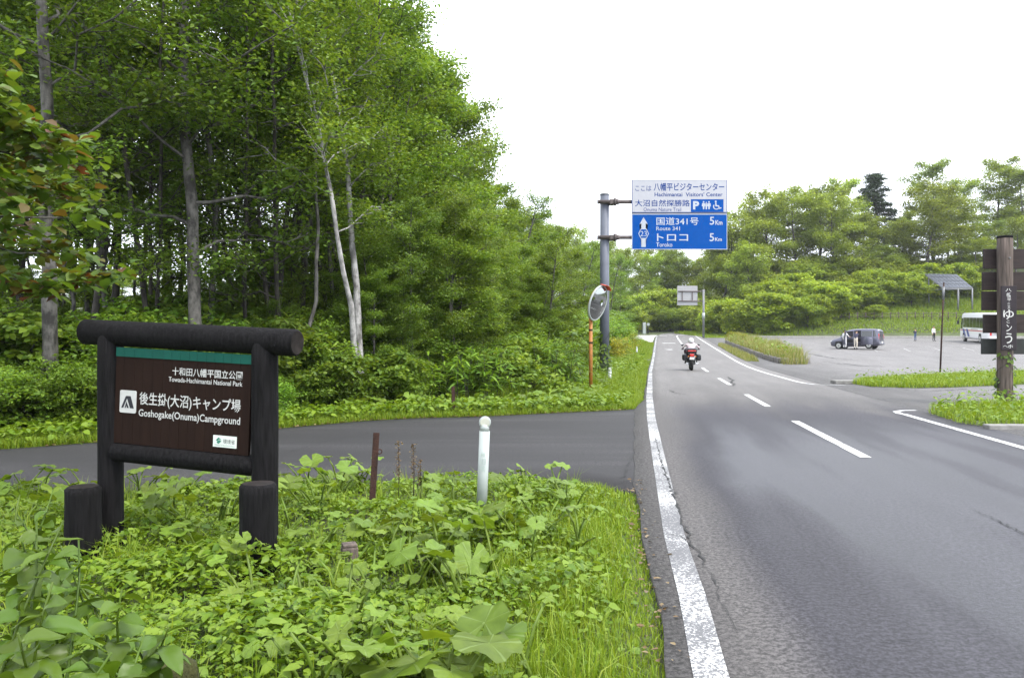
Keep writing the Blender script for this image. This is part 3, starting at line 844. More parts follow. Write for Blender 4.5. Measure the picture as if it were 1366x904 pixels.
proto('hill_c', 12, 'bark_grey', 'leaf_hill', seed=19, base=.10, spread=4.6, r0=.18, nb=28, nsec=8, nleaf=12500, leaf=.31, cl=.48, flat=.7, rise=.75)
proto('fir', 16, 'bark_dark', 'leaf_fir', seed=20, base=.08, spread=4.0, r0=.22, nb=95, nsec=8, nleaf=26000, leaf=.40, cl=.30, flat=.35, rise=.08, prof='cone', wig=.05, aspect=.3)
proto('bush_far', 3.2, 'bark_dark', 'leaf_bright', seed=21, base=.08, spread=2.1, r0=.06, nb=20, nsec=7, nleaf=6500, leaf=.23, cl=.24, stems=3, flat=.55)
proto('bush_far2', 3.0, 'bark_dark', 'leaf_hill', seed=22, base=.06, spread=2.2, r0=.06, nb=22, nsec=7, nleaf=6500, leaf=.22, cl=.26, stems=3, flat=.6)
proto('shrub_a', 2.2, 'bark_dark', 'leaf_shrub', seed=23, base=.10, spread=1.25, r0=.03, nb=22, nsec=7, nleaf=8000, leaf=.10, cl=.14, stems=3, flat=.5, twig_r=.006)
proto('shrub_b', 1.8, 'bark_dark', 'leaf_shrub', seed=25, base=.08, spread=1.2, r0=.03, nb=24, nsec=7, nleaf=8000, leaf=.09, cl=.13, stems=4, flat=.4, twig_r=.006)
proto('shrub_c', 2.0, 'bark_dark', 'leaf_edge', seed=27, base=.10, spread=1.15, r0=.03, nb=20, nsec=6, nleaf=3600, leaf=.165, cl=.15, stems=3, flat=.4, twig_r=.006, shaped=True, tilt=.45)
proto('maple', 4.3, 'bark_grey', 'leaf_maple', shaped=True, seed=26, base=.50, spread=1.75, r0=.07, nb=26, nsec=8, nleaf=10000, leaf=.115, cl=.13, flat=.4, rise=.3, aspect=.8, twig_r=.007, tilt=.45)

def sasa_proto(seed, H, n_canes, mat):
    rng = np.random.default_rng(seed)
    wood, lv = [], []
    for k in range(n_canes):
        az = rng.uniform(0, 6.28); b = rng.normal(0, .38, 2); ln = rng.uniform(.1, .55); h = H * rng.uniform(.65, 1.1)
        t = np.linspace(0, 1, 6)
        p = np.c_[b[0] + np.cos(az) * ln * t ** 2, b[1] + np.sin(az) * ln * t ** 2, h * (t - .12 * t ** 3)]
        p[0, 2] = -.1
        wood.append(tube_arrays(p, np.linspace(.008, .003, 6), 4, False))
        nl = 26
        s = rng.uniform(.3, 1.0, nl)
        P = np.stack([np.interp(s, t, p[:, i]) for i in range(3)], -1) + rng.normal(0, .05, (nl, 3))
        a = rng.uniform(0, 6.28, nl)
        A = np.stack([np.cos(a), np.sin(a), rng.normal(.05, .3, nl)], -1); A /= np.linalg.norm(A, axis=1, keepdims=True)
        N = np.stack([rng.normal(0, .35, nl), rng.normal(0, .35, nl), np.ones(nl)], -1); N -= A * (N * A).sum(1, keepdims=True); N /= np.linalg.norm(N, axis=1, keepdims=True)
        lv.append(leaves6(P, rng.uniform(.17, .30, nl), rng.uniform(.035, .055, nl), A, N, .1, .25))
    return join(wood), join(lv)
(wv, wt), (lv, lt) = sasa_proto(41, 1.7, 26, 'leaf_shrub')
PROTO['sasa'] = (1.7, tri_mesh('cane', wv, wt, 'bark_dark', True), tri_mesh('foliage', lv, lt, 'leaf_shrub'))

# ------------------------------------------------------------------ the wood beyond the side road
G_W = 'trees of the wood across the side road'
plant('wood_a', 'tall_tree', 'tall grey-trunked tree with the stoutest trunk, behind the campground sign', 'tree', None, PX(262, 17.2), 17.2, 17.0, rot=1.0)
plant('wood_a', 'tall_tree', 'tall broad tree whose grey trunk stands behind the red-seeded maple', 'tree', None, PX(66, 15.5), 15.5, 16.5, rot=3.4)
plant('birch', 'birch_tree', 'slender birch with a pale forked trunk at the wood edge', 'tree', None, PX(484, 18.9), 18.9, 10.6, rot=0.3)
plant('wood_c', 'multi_stem_tree', 'dark tree with several stems from one base behind the sign', 'tree', None, PX(368, 19.5), 19.5, 13.5, rot=2.2)
LAB_B = 'thin dark-stemmed tree in the depth of the wood across the side road'
LAB_A = 'tall leafy tree with a grey trunk in the depth of the wood'
trng = random.Random(21)
rows = [(-70, 17.5, 15, 'b'), (10, 19.5, 15, 'b'), (118, 17.5, 13.5, 'b'), (160, 21, 16, 'b'), (205, 18.5, 13, 'b'), (230, 26, 17, 'a'), (300, 23, 15, 'b'), (322, 19.5, 12.5, 'b'),
        (345, 28, 17, 'a'), (410, 21.0, 13, 'b'), (440, 26, 15.5, 'a'), (455, 22.5, 12, 'b'), (520, 24, 13.0, 'b'), (530, 30, 14.5, 'a'), (130, 25, 14, 'b'),
        (-60, 24, 16, 'a'), (180, 34, 16, 'b'), (380, 36, 16.5, 'b'), (470, 38, 16, 'b'), (-20, 36, 18, 'b'),
        (530, 44, 14, 'b'), (-150, 20, 15, 'b')]
for px, Y, H, k in rows:
    w_at = ' ' + pick_by(px, WOOD_MARKS)
    key = {'a': 'wood_a', 'b': trng.choice(['wood_b', 'wood_b', 'wood_c'])}[k]
    plant(key, 'wood_tree', ('tall grey-trunked wood tree' if k == 'a' else 'thin dark-stemmed wood tree') + w_at, 'tree', G_W + (' (grey trunks)' if k == 'a' else ' (thin stems)') + w_at, PX(px, Y), Y, H, tilt=.03, sx=trng.uniform(.85, 1.1))
LAB_E = 'young tree leafy down to the ground '
def Y_MARK(Y): return pick_by(Y, [(33, 'between birch and traffic mirror'), (50, 'behind the grey sign pole'), (80, 'along the verge past the sign pole'), (900, 'on the verge near the pale apron')])
G_E = 'young trees along the wood edge'
for px, Y, top in [(545, 24.5, -20), (590, 28, 40), (570, 31, 15), (622, 31.5, 95), (600, 36, 80), (650, 36, 165), (625, 42, 130), (682, 41, 222), (665, 47, 215), (712, 46.5, 258), (700, 54, 262), (738, 53, 285),
                   (755, 62, 300), (728, 64, 290), (772, 72, 312), (790, 82, 322), (760, 85, 300), (806, 94, 335), (780, 100, 318), (826, 106, 340), (805, 118, 325), (840, 122, 345), (745, 120, 290), (500, 27, 30), (420, 25.5, 150), (150, 24, 200), (560, 40, 60), (690, 75, 250)]:
    H = PZ(top, Y) - float(gz(PX(px, Y), Y))
    sx = trng.uniform(.78, 1.05)
    if px > 540: px -= 0.62 * 2.7 * (H / 10) * sx * F / Y
    plant(trng.choice(['edge_a', 'edge_b']), 'young_tree', LAB_E + Y_MARK(Y), 'tree', G_E + ' ' + Y_MARK(Y), PX(px, Y), Y, H, tilt=.03, sx=sx)
LAB_Y = 'leafy sapling in the understorey of the wood across the side road'
for k in range(44):
    px = trng.uniform(-90, 600) if k < 14 else trng.uniform(230, 640); Y = trng.uniform(19, 27) + max(0, px - 450) * .012
    plant(trng.choice(['edge_a', 'edge_b']), 'sapling', 'leafy sapling in the understorey ' + pick_by(px, WOOD_MARKS), 'tree', 'saplings ' + pick_by(px, WOOD_MARKS), PX(px, Y), Y, trng.uniform(2.2, 4.6), tilt=.06, sx=trng.uniform(.75, 1.15))
for k in range(24):
    px = trng.uniform(-90, 620); Y = trng.uniform(38, 58)
    plant(trng.choice(['edge_a', 'edge_b']), 'thicket_tree', 'bushy sunlit tree in the clearing deep behind the wood', 'tree', 'bushy trees behind the wood', PX(px, Y), Y, trng.uniform(3.0, 5.5), tilt=.04, sx=1.7)
for k in range(22):
    px = trng.uniform(500, 735); Y = float(np.interp(px, [500, 600, 735], [19.5, 21.5, 26.5])) + trng.uniform(0, 3)
    plant(trng.choice(['edge_a', 'edge_b']), 'young_tree', 'small bushy tree among the shrubs and bamboo grass of the wood edge', 'tree', 'small bushy trees of the wood edge', PX(px, Y), Y, trng.uniform(2.6, 5.5), tilt=.08, sx=trng.uniform(.8, 1.2))
for k in range(44):
    px = trng.uniform(-30, 560); Y = trng.uniform(17.5, 31)
    plant('pole_tree', 'pole_tree', 'slender pale-stemmed tree with a thin high crown ' + pick_by(px, WOOD_MARKS), 'tree', 'slender pole trees ' + pick_by(px, WOOD_MARKS), PX(px, Y), Y, trng.uniform(9, 14), tilt=.07)
# far trees where the road bends away
LAB_F = 'pale leafy tree in the wood behind the far bend of the road'
for px, Y, top in [(800, 156, 330), (835, 157, 338), (862, 158, 346), (885, 160, 338), (880, 170, 330), (905, 158, 350), (925, 160, 350), (943, 156, 345), (850, 178, 335), (905, 180, 342), (945, 178, 340), (815, 180, 325), (770, 172, 310), (960, 166, 335)]:
    H = PZ(top, Y) - float(gz(PX(px, Y), Y))
    plant(trng.choice(['hill_c', 'hill_a', 'hill_c']), 'bend_tree', LAB_F, 'tree', 'trees behind the far bend', PX(px, Y), Y, H, sx=trng.uniform(.8, 1.0))
for px, Y, H in [(852, 134, 3.4), (838, 131, 4.2), (822, 127, 4.5), (866, 140.5, 3.6), (880, 141.5, 4.0), (894, 142, 3.4), (908, 142.5, 3.8), (922, 142, 4.2), (934, 141, 4.5), (858, 145, 6), (875, 147, 6.5), (892, 148, 6), (910, 148, 6.5), (928, 147, 6), (842, 142, 6), (826, 138, 6)]:
    plant(trng.choice(['bush_far', 'bush_far2', 'bush_far']), 'bush', 'rounded leafy bush closing off the far bend of the road', 'bush', 'bushes at the far bend', PX(px, Y), Y, H, names=('stem', 'foliage'), sx=.95)

# ------------------------------------------------------------------ hill across the parking lot
LAB_H = 'spreading leafy tree on the hillside above the parking lot'
for key, px, Y, top in [('hill_a', 962, 131, 318), ('hill_a', 985, 128, 292), ('hill_c', 1002, 140, 285), ('hill_a', 1030, 131, 262), ('hill_b', 1065, 129, 258), ('hill_a', 1090, 134, 256), ('hill_a', 1118, 127, 268), ('hill_b', 1128, 140, 245), ('hill_c', 1150, 132, 292),
                        ('hill_a', 1200, 136, 300), ('hill_a', 1238, 129, 258), ('hill_c', 1262, 134, 268), ('hill_b', 1246, 152, 222), ('hill_b', 1290, 146, 246), ('hill_b', 1334, 150, 220), ('hill_b', 1362, 142, 232), ('hill_a', 1300, 128, 322), ('hill_a', 1352, 128, 300), ('hill_c', 1322, 134, 300), ('hill_a', 1395, 132, 285),
                        ('hill_c', 1000, 124, 330), ('hill_c', 1180, 126, 330), ('hill_c', 1095, 142, 275), ('hill_c', 1050, 142, 270), ('hill_c', 1215, 144, 285), ('hill_c', 1275, 150, 290), ('hill_c', 1350, 155, 280), ('hill_a', 1420, 140, 260), ('hill_c', 975, 145, 318)]:
    X = PX(px, Y); H = PZ(top, Y) - float(gz(X, Y))
    plant(key, 'hillside_tree', {'hill_a': 'spreading leafy tree ', 'hill_b': 'airy thin-crowned tree ', 'hill_c': 'rounded leafy tree '}[key] + 'on the hillside ' + pick_by(px, HILL_MARKS), 'tree', key.replace('hill_', 'hillside trees ') + pick_by(px, HILL_MARKS), X, Y, max(H, 4), sx=trng.uniform(.95, 1.15) * (1.15 if H < 9 else 1))
X = PX(1172, 141)
plant('fir', 'fir_tree', 'dark green fir rising above the leafy trees on the hillside', 'tree', None, X, 141, PZ(226, 141) - float(gz(X, 141)), sx=1.35)
LAB_BU = 'bright green bush on the slope above the parking lot'
brng = random.Random(5)
for k in range(130):
    px = brng.uniform(945, 1300); f = brng.random() ** 1.5
    Y = 107.8 + f * 24 + (3 if px < 1000 else 0) + (2.5 if px > 1120 else 0)
    X = PX(px, Y)
    if px > 1180 and Y < 117 and px < 1310: Y += 7; X = PX(px, Y)
    if px < 975 and Y < 116: Y = 117 + 6 * f; X = PX(px, Y)
    if 1225 < px < 1305 and Y < 121: continue
    key = 'bush_far' if f < .55 else 'bush_far2'
    plant(key, 'bush', ('bright green bush low on the slope ' if key == 'bush_far' else 'olive green bush among hillside trees ') + pick_by(px, HILL_MARKS), 'bush', ('bright bushes ' if key == 'bush_far' else 'olive bushes ') + pick_by(px, HILL_MARKS),
          X, Y, brng.uniform(1.7, 4.8), names=('stem', 'foliage'), sx=brng.uniform(.9, 1.3))
for px, Y in ((1215, 117), (1208, 121), (1225, 123), (1250, 124), (1275, 124), (1240, 121.5)):
    plant('bush_far', 'bush', 'bright green bush low on the slope behind the solar array', 'bush', 'bright bushes behind the solar array', PX(px, Y), Y, 3.2, names=('stem', 'foliage'))

# ------------------------------------------------------------------ shrubs at the wood's edge
LAB_S = 'leafy green shrub at the foot of the wood across the side road'
srng = random.Random(9)
def shrub(key, X, Y, H, lab=LAB_S, grp='shrubs at the foot of the wood', sx=1.0):
    plant(key, 'shrub' if key != 'sasa' else 'bamboo_grass', lab, 'shrub' if key != 'sasa' else 'bamboo grass', grp, X, Y, H, names=('stem' if key != 'sasa' else 'cane', 'foliage'), sx=sx)
for px in range(-120, 770, 21):
    for row in range(3):
        p = px + srng.uniform(-14, 14)
        Yb = float(np.interp(p, [-120, 0, 200, 370, 480, 560, 640, 720, 790], [11.7, 12.9, 14.4, 16.0, 17.7, 18.9, 19.8, 21.2, 23.5]))
        Y = Yb + row * 1.5 + srng.uniform(0, 1.2)
        X = PX(p, Y)
        H = srng.uniform(.45, 1.35) + row * srng.uniform(.1, .75)
        if p > 730: H = min(H, .9)
        if 560 < p < 765 and row < 2 and srng.random() < .6:
            shrub('sasa', X, Y, srng.uniform(1.2, 1.9), 'clump of bamboo grass with long pale blades beside the side road', 'bamboo grass clumps', 1.15)
        else:
            sz_w = ('low' if H < 1.15 else 'tall' if H > 1.9 else 'waist-high') + ' leafy shrub '
            shrub(srng.choice(['shrub_a', 'shrub_b', 'shrub_c']), X, Y, H, sz_w + pick_by(p, WOOD_MARKS), sz_w + pick_by(p, WOOD_MARKS), sx=srng.uniform(.95, 1.25))
LAB_V = 'roadside shrub behind the grass verge of the main road'
for Y in np.arange(25, 92, 2.2):
    for row in range(2):
        X = float(xl(Y)) - np.interp(Y, [25, 40, 70], [4.8, 4.4, 4.0]) - row * 1.6 + srng.uniform(-.4, .4)
        shrub(srng.choice(['shrub_a', 'shrub_b', 'shrub_c']), X, Y + srng.uniform(-.8, .8), srng.uniform(1.7, 2.6) + row * .8, LAB_V, 'shrubs behind the verge', 1.25)
for Y in (47, 50, 54, 58, 63, 69):
    h0, w, l = PROTO['shrub_b']
    X = float(xl(Y)) - 2.9
    lg = PROTO.get('gold') or PROTO.setdefault('gold', (1.8, w.copy(), (lambda m: (m.materials.clear(), m.materials.append(M['goldenrod']), m)[-1])(l.copy())))
    plant('gold', 'goldenrod', 'yellow flowering goldenrod clump on the verge behind the sign pole', 'wildflower', 'goldenrod on the verge', X, Y, 1.5, names=('stem', 'foliage'), sx=1.3)
for px, py in ((967, 457), (976, 458), (984, 462)):
    x, y = G(px, py)
    plant('gold', 'goldenrod', 'yellow flowering goldenrod clump in the stone-edged planter', 'wildflower', 'goldenrod in the planter', x + .6, y, .95, names=('stem', 'foliage'), sx=.7, sink=-.25)
plant('maple', 'maple_tree', 'broad-leaved tree with red seed clusters hanging in beside the campground sign', 'tree', None, -5.15, 6.1, 4.0, rot=.6, sx=1.1)

# ------------------------------------------------------------------ grass and ground cover (nobody could count it)
def stuff(name, label, cat, parts, mat):
    V, T = join(parts)
    o = put(name, tri_mesh(name, V, T, mat)); tag(o, label, cat, kind='stuff'); return o
rng = np.random.default_rng(77)
def fore_points(n, rng, f):
    """points on the planted bank, f(X,Y)->keep probability"""
    X = rng.uniform(-9.5, 1.6, n); Y = rng.uniform(1.3, 9.1, n)
    vis = np.abs(X) < (0.70 * Y + 1.0)
    d = paved_dist(X, Y)
    keep = vis & (d > -0.02) & (Y < side_near(X) + .02) & (rng.uniform(0, 1, n) < f(X, Y, d))
    return X[keep], Y[keep], d[keep]
# grass of the bank edge
X, Y, d = fore_points(420000, rng, lambda X, Y, d: np.clip(1.25 - 0.8 * np.clip(xa(Y) - X, 0, 5), .06, 1) * np.clip(3.6 / Y, .3, 1))
H = rng.uniform(.05, .15, len(X)) * np.clip(.5 + d * 1.6, .5, 1.35)
gA = blades(np.c_[X, Y, gz(X, Y) - .01], H, rng.uniform(.004, .008, len(X)) * np.clip(Y / 4, 1, 1.7), rng, .55)
# taller tussocks
tx, ty, td = fore_points(1500, rng, lambda X, Y, d: (d > .25) * .55)
reps = rng.integers(14, 30, len(tx)); ii = np.repeat(np.arange(len(tx)), reps)
Xb = tx[ii] + rng.normal(0, .03, len(ii)); Yb = ty[ii] + rng.normal(0, .03, len(ii))
gB = blades(np.c_[Xb, Yb, gz(Xb, Yb) - .01], rng.uniform(.14, .34, len(ii)), rng.uniform(.005, .009, len(ii)), rng, .6)
stuff('grass', 'lush green grass along the asphalt edge of the planted bank', 'grass', [gA, gB], 'grass_blade')
# small leafy ground cover
X, Y, d = fore_points(190000, rng, lambda X, Y, d: np.clip(.25 + .85 * np.clip(xa(Y) - X - .3, 0, 2), .12, 1) * smooth(.02, .35, d) * np.clip(4.5 / Y, .55, 1))
clump = .5 + .5 * np.sin(X * 2.3 + 1.3 * np.sin(Y * 1.9)) * np.sin(Y * 2.6 + .7)
hgt = (.04 + .26 * clump * rng.uniform(.3, 1, len(X)) ** .7) * np.clip(d * 1.8, .25, 1)
A, Nn = rand_dirs(rng, len(X), .42)
sz = (.020 + .062 * rng.uniform(0, 1, len(X)) ** 1.8) * (.75 + .5 * clump)
gC = leaves6(np.c_[X, Y, gz(X, Y) + hgt], sz, sz * rng.uniform(.45, .75, len(X)), A, Nn, .12, .18)
stuff('ground_cover', 'dense low leafy weeds covering the bank around the campground sign', 'weeds', [gC], 'leaf_cover')
# leaf litter on the asphalt margin
n = 130
Yq = rng.uniform(3.2, 9, n); Xq = xa(Yq) + rng.normal(-.01, .06, n)
A, Nn = rand_dirs(rng, n, .25); A[:, 2] *= .2
szq = rng.uniform(.02, .055, n)
gD = leaves6(np.c_[Xq, Yq, np.full(n, .030)], szq, szq * .6, A, Nn, .2, -.05)
Xs2 = rng.uniform(-7, 2.6, 420); Ys2 = side_far(Xs2) - np.abs(rng.normal(0, .10, 420)) + .05
A, Nn = rand_dirs(rng, 420, .25); A[:, 2] *= .2
szq = rng.uniform(.03, .08, 420)
gE = leaves6(np.c_[Xs2, Ys2, np.full(420, .026)], szq, szq * .6, A, Nn, .2, -.05)
stuff('leaf_litter', 'dry brown fallen leaves scattered along the asphalt margins', 'litter', [gD, gE], 'litter')
# verge between side road and wood, and along the main road
n = 60000
X = rng.uniform(-11, 3.4, n); Y = side_far(X) + np.abs(rng.normal(0, 1, n)) * np.interp(X, [-8, -3, 0, 3], [.5, .8, 1.2, 1.6]) - .02
k = (X < xa(Y)) & (np.abs(X) < .75 * Y); X, Y = X[k], Y[k]
gA = blades(np.c_[X, Y, gz(X, Y) - .01], rng.uniform(.08, .24, len(X)), rng.uniform(.010, .018, len(X)), rng, .6)
n = 90000
Y = 19.5 + 85 * rng.uniform(0, 1, n) ** 1.5
X = xa(Y) - .04 - rng.uniform(0, 1, n) ** 1.2 * 4.6
hh = rng.uniform(.12, .32, n) * np.clip(.35 + (xa(Y) - X) * .9, .35, 2.0)
hh *= .55 + .9 * (.5 + .5 * np.sin(X * 1.9 + Y * .63) * np.sin(Y * 1.15 + 1.3 * np.sin(X * 1.1))) ** 1.3
k = ~((Y > 88) & (Y < 120) & (X > xl(Y) - 3.2)); X, Y, hh = X[k], Y[k], hh[k]
gB = blades(np.c_[X, Y, gz(X, Y) - .02], hh, .012 * np.clip(Y / 20, 1, 4), rng, .55)
stuff('grass', 'bright grass verge between the asphalt and the wood', 'grass', [gA, gB], 'grass_blade')
# broad weeds in those verges
n = 9000
X = rng.uniform(-9, 3.3, n); Y = side_far(X) + np.abs(rng.normal(.5, .8, n)) + .15
k = (X < xa(Y) - .3); X, Y = X[k], Y[k]
A, Nn = rand_dirs(rng, len(X), .45); sz = rng.uniform(.05, .16, len(X))
gA = leaves6(np.c_[X, Y, gz(X, Y) + rng.uniform(.03, .3, len(X))], sz, sz * .7, A, Nn, .1, .2)
n = 16000
Y = 20 + 40 * rng.uniform(0, 1, n) ** 1.3; X = xa(Y) - .6 - rng.uniform(0, 1, n) ** .8 * 4.2
A, Nn = rand_dirs(rng, n, .45); sz = rng.uniform(.06, .17, n) * np.clip(Y / 24, 1, 2.4)
gB = leaves6(np.c_[X, Y, gz(X, Y) + rng.uniform(.05, .55, n) * np.clip((xa(Y) - X) * .45, .15, 1.3)], sz, sz * .6, A, Nn, .1, .2)
stuff('weeds', 'broad-leaved weeds in the verge below the mirror and sign pole', 'weeds', [gA, gB], 'leaf_cover')
# islands
parts = []
for poly, n, h, w in ((IA, 26000, .26, .013), (IB, 26000, .28, .022)):
    X, Y = scatter_poly(rng, n, poly)
    parts.append(blades(np.c_[X, Y, e(Y) + .03], rng.uniform(.3, 1, len(X)) * h, w * rng.uniform(.7, 1.2, len(X)), rng, .6))
stuff('grass', 'grass of the two islands at the parking lot entrance', 'grass', parts, 'grass_blade')
parts = []
for poly, n in ((IA, 4200), (IB, 900)):
    X, Y = scatter_poly(rng, n, poly)
    A, Nn = rand_dirs(rng, len(X), .4); sz = rng.uniform(.06, .15, len(X))
    back = (Y - np.min(np.array(poly)[:, 1])) / 4
    parts.append(leaves6(np.c_[X, Y, e(Y) + .05 + rng.uniform(.03, .3, len(X)) * np.clip(.4 + back, .3, 1.3)], sz, sz * .7, A, Nn, .1, .2))
stuff('weeds', 'leafy weeds on the two islands at the parking lot entrance', 'weeds', parts, 'leaf_cover')
parts = []
pc_c = np.mean(PC, 0); PCw = [tuple(pc_c + (np.array(p) - pc_c) * 1.10) for p in PC]
X, Y = scatter_poly(rng, 10000, PCw)
parts.append(blades(np.c_[X, Y, e(Y) + np.where(in_poly(X, Y, PC), .25, .0)], rng.uniform(.3, 1.3, len(X)) * (.55 + .6 * (.5 + .5 * np.sin(Y * 1.3) * np.sin(X * 2.1 + Y * .4))), .028 * rng.uniform(.7, 1.2, len(X)), rng, .6))
X, Y = scatter_poly(rng, 5000, IS)
parts.append(blades(np.c_[X, Y, e(Y) + .02], rng.uniform(.1, .38, len(X)), .028, rng, .5))
X, Y = scatter_poly(rng, 1500, PC); A, Nn = rand_dirs(rng, len(X), .5); sz = rng.uniform(.15, .38, len(X))
stuff('weeds', 'green leafy weeds among the grass of the stone-edged planter', 'weeds', [leaves6(np.c_[X, Y, e(Y) + .25 + rng.uniform(.1, .95, len(X)) * (.5 + .5 * np.sin(Y * 1.7 + X))], sz, sz * .5, A, Nn, .1, .25)], 'leaf_cover')
stuff('grass', 'tall dry-tipped grass growing in the stone-edged planter', 'grass', parts, 'grass_dry')
n = 60000
X = rng.uniform(26, 75, n); Y = foot(X) - .5 + rng.uniform(0, 1, n) ** 1.2 * 22
k = (X / Y < .68); X, Y = X[k], Y[k]
stuff('grass', 'mown grass bank rising behind the kerb of the parking lot', 'grass', [blades(np.c_[X, Y, gz(X, Y) - .03], rng.uniform(.12, .5, len(X)) * np.clip(.5 + (Y - foot(X)) / 12, .5, 1.6), .075, rng, .6)], 'grass_blade')

# ------------------------------------------------------------------ butterbur plants: each big leaf is a part
def round_leaf(seed, r=0.16):
    g = np.random.default_rng(seed)
    rings, seg = 4, 22
    th = np.linspace(0.22, 2 * np.pi - 0.22, seg)            # notch at the stalk
    P = np.zeros((rings, seg, 3))
    wav = 1 + .07 * np.sin(th * 5 + g.uniform(0, 6)) + .04 * np.sin(th * 11 + g.uniform(0, 6)) + .03 * g.normal(0, 1, seg)
    lob = 1 + .10 * np.cos(th - np.pi) * -1
    cup = g.uniform(-.10, .22); tw = g.uniform(0, 6.28)
    for k in range(rings):
        q = (k + .0) / (rings - 1) + (.02 if k == 0 else 0)
        rr = r * q * (1 + (wav - 1) * q) * lob
        P[k, :, 0] = -np.cos(th) * rr + r * .25 * 0; P[k, :, 1] = np.sin(th) * rr
        P[k, :, 2] = r * (cup * q ** 2 + .10 * q * np.sin(th * 6 + tw) * q + .07 * q * np.sin(2 * th + tw) - .12 * q ** 3)
    return grid_mesh('leaf', P, 'leaf_butterbur')
RL = [round_leaf(s) for s in range(6)]
STALK = tube_me('stalk', [(0, 0, -.05), (.01, 0, .35), (.05, 0, .7), (.12, 0, 1.0)], [.010, .009, .008, .006], 'leaf_butterbur', 5)
prng = random.Random(17)
BANK_MARKS = [(PX(495, 7.1), 7.1, 'around the rusty stake'), (PX(642, 7.15), 7.15, 'around the delineator post'), (PX(466, 5.35), 5.35, 'around the grey boundary marker'), (-1.7, 5.3, 'beside the stub post with the campground sticker above'), (-3.07, 5.6, 'beside the stub post under the tent pictogram'), (-2.3, 6.3, 'under the campground board'), (.1, 5.4, 'beside the grass along the road edge'), (-.5, 3.0, 'on its own in front of the low weeds'), (-1.6, 3.6, 'behind the knotweed'), (-4.5, 7.2, 'by the side road past the campground sign')]
vt = M['leaf_butterbur'].node_tree; VN, VL = vt.nodes, vt.links
vtc = VN.new('ShaderNodeTexCoord'); vsx = VN.new('ShaderNodeSeparateXYZ'); VL.new(vtc.outputs['Object'], vsx.inputs[0])
vat = VN.new('ShaderNodeMath'); vat.operation = 'ARCTAN2'; VL.new(vsx.outputs[1], vat.inputs[0]); VL.new(vsx.outputs[0], vat.inputs[1])
vmu = VN.new('ShaderNodeMath'); vmu.operation = 'MULTIPLY'; vmu.inputs[1].default_value = 5.0; VL.new(vat.outputs[0], vmu.inputs[0])
vco = VN.new('ShaderNodeMath'); vco.operation = 'COSINE'; VL.new(vmu.outputs[0], vco.inputs[0])
vr = VN.new('ShaderNodeMapRange'); vr.interpolation_type = 'SMOOTHSTEP'; vr.inputs[1].default_value = .955; vr.inputs[2].default_value = .995; vr.inputs[4].default_value = .38; VL.new(vco.outputs[0], vr.inputs[0])
vn = VN.new('ShaderNodeTexNoise'); vn.inputs['Scale'].default_value = 14; vn.inputs['Detail'].default_value = 5; VL.new(vtc.outputs['Object'], vn.inputs['Vector'])
vm1 = VN.new('ShaderNodeMix'); vm1.data_type = 'RGBA'; vm1.blend_type = 'MULTIPLY'; vm1.inputs[0].default_value = .55
vrp = VN.new('ShaderNodeValToRGB'); vrp.color_ramp.elements[0].position = .35; vrp.color_ramp.elements[0].color = (.55, .6, .5, 1); vrp.color_ramp.elements[1].position = .65; VL.new(vn.outputs['Fac'], vrp.inputs[0])
vm2 = VN.new('ShaderNodeMix'); vm2.data_type = 'RGBA'; vm2.inputs[7].default_value = (.20, .27, .10, 1); VL.new(vr.outputs[0], vm2.inputs[0])
vhs = [n_ for n_ in VN if n_.type == 'HUE_SAT'][0]
for l_ in list(vhs.outputs[0].links):
    dst = l_.to_socket; VL.remove(l_); VL.new(vm2.outputs[2], dst)
VL.new(vhs.outputs[0], vm1.inputs[6]); VL.new(vrp.outputs[0], vm1.inputs[7]); VL.new(vm1.outputs[2], vm2.inputs[6])
vb = VN.new('ShaderNodeBump'); vb.inputs['Strength'].default_value = .5; vb.inputs['Distance'].default_value = .01
VL.new(vr.outputs[0], vb.inputs['Height']); VL.new(vb.outputs[0], VN['Principled BSDF'].inputs['Normal'])
LAB_BB = 'butterbur plant with big round leaves on the bank by the campground sign'
spots = []
hand = [(545, 880, 1.0), (575, 895, 1.25), (600, 915, 1.15), (470, 860, .45), (700, 860, .35), (445, 640, .9), (420, 660, .9), (480, 620, 1.0), (400, 628, 1.0), (455, 615, 1.0), (545, 690, .8), (590, 715, .8), (650, 735, .9), (700, 725, .9), (620, 770, .75), (560, 745, .8), (520, 720, .8), (680, 700, .8), (725, 690, .7),
        (250, 690, .8), (270, 720, .9), (220, 660, .8), (295, 680, .7), (190, 640, .9), (240, 650, .8), (300, 745, .8), (330, 780, .6), (420, 720, .7), (450, 750, .7), (400, 780, .6), (500, 770, .6), (480, 700, .8), (380, 690, .8),
        (40, 650, .9), (80, 665, .9), (20, 690, .8), (110, 640, .9), (60, 635, .9), (760, 655, .7), (740, 640, .8), (700, 650, .7), (770, 700, .5), (560, 650, .7), (600, 660, .8), (470, 800, .5), (535, 830, .5), (640, 830, .35), (430, 880, .45), (380, 860, .4), (350, 640, .8), (690, 690, .8), (625, 700, .9), (575, 730, .9)]
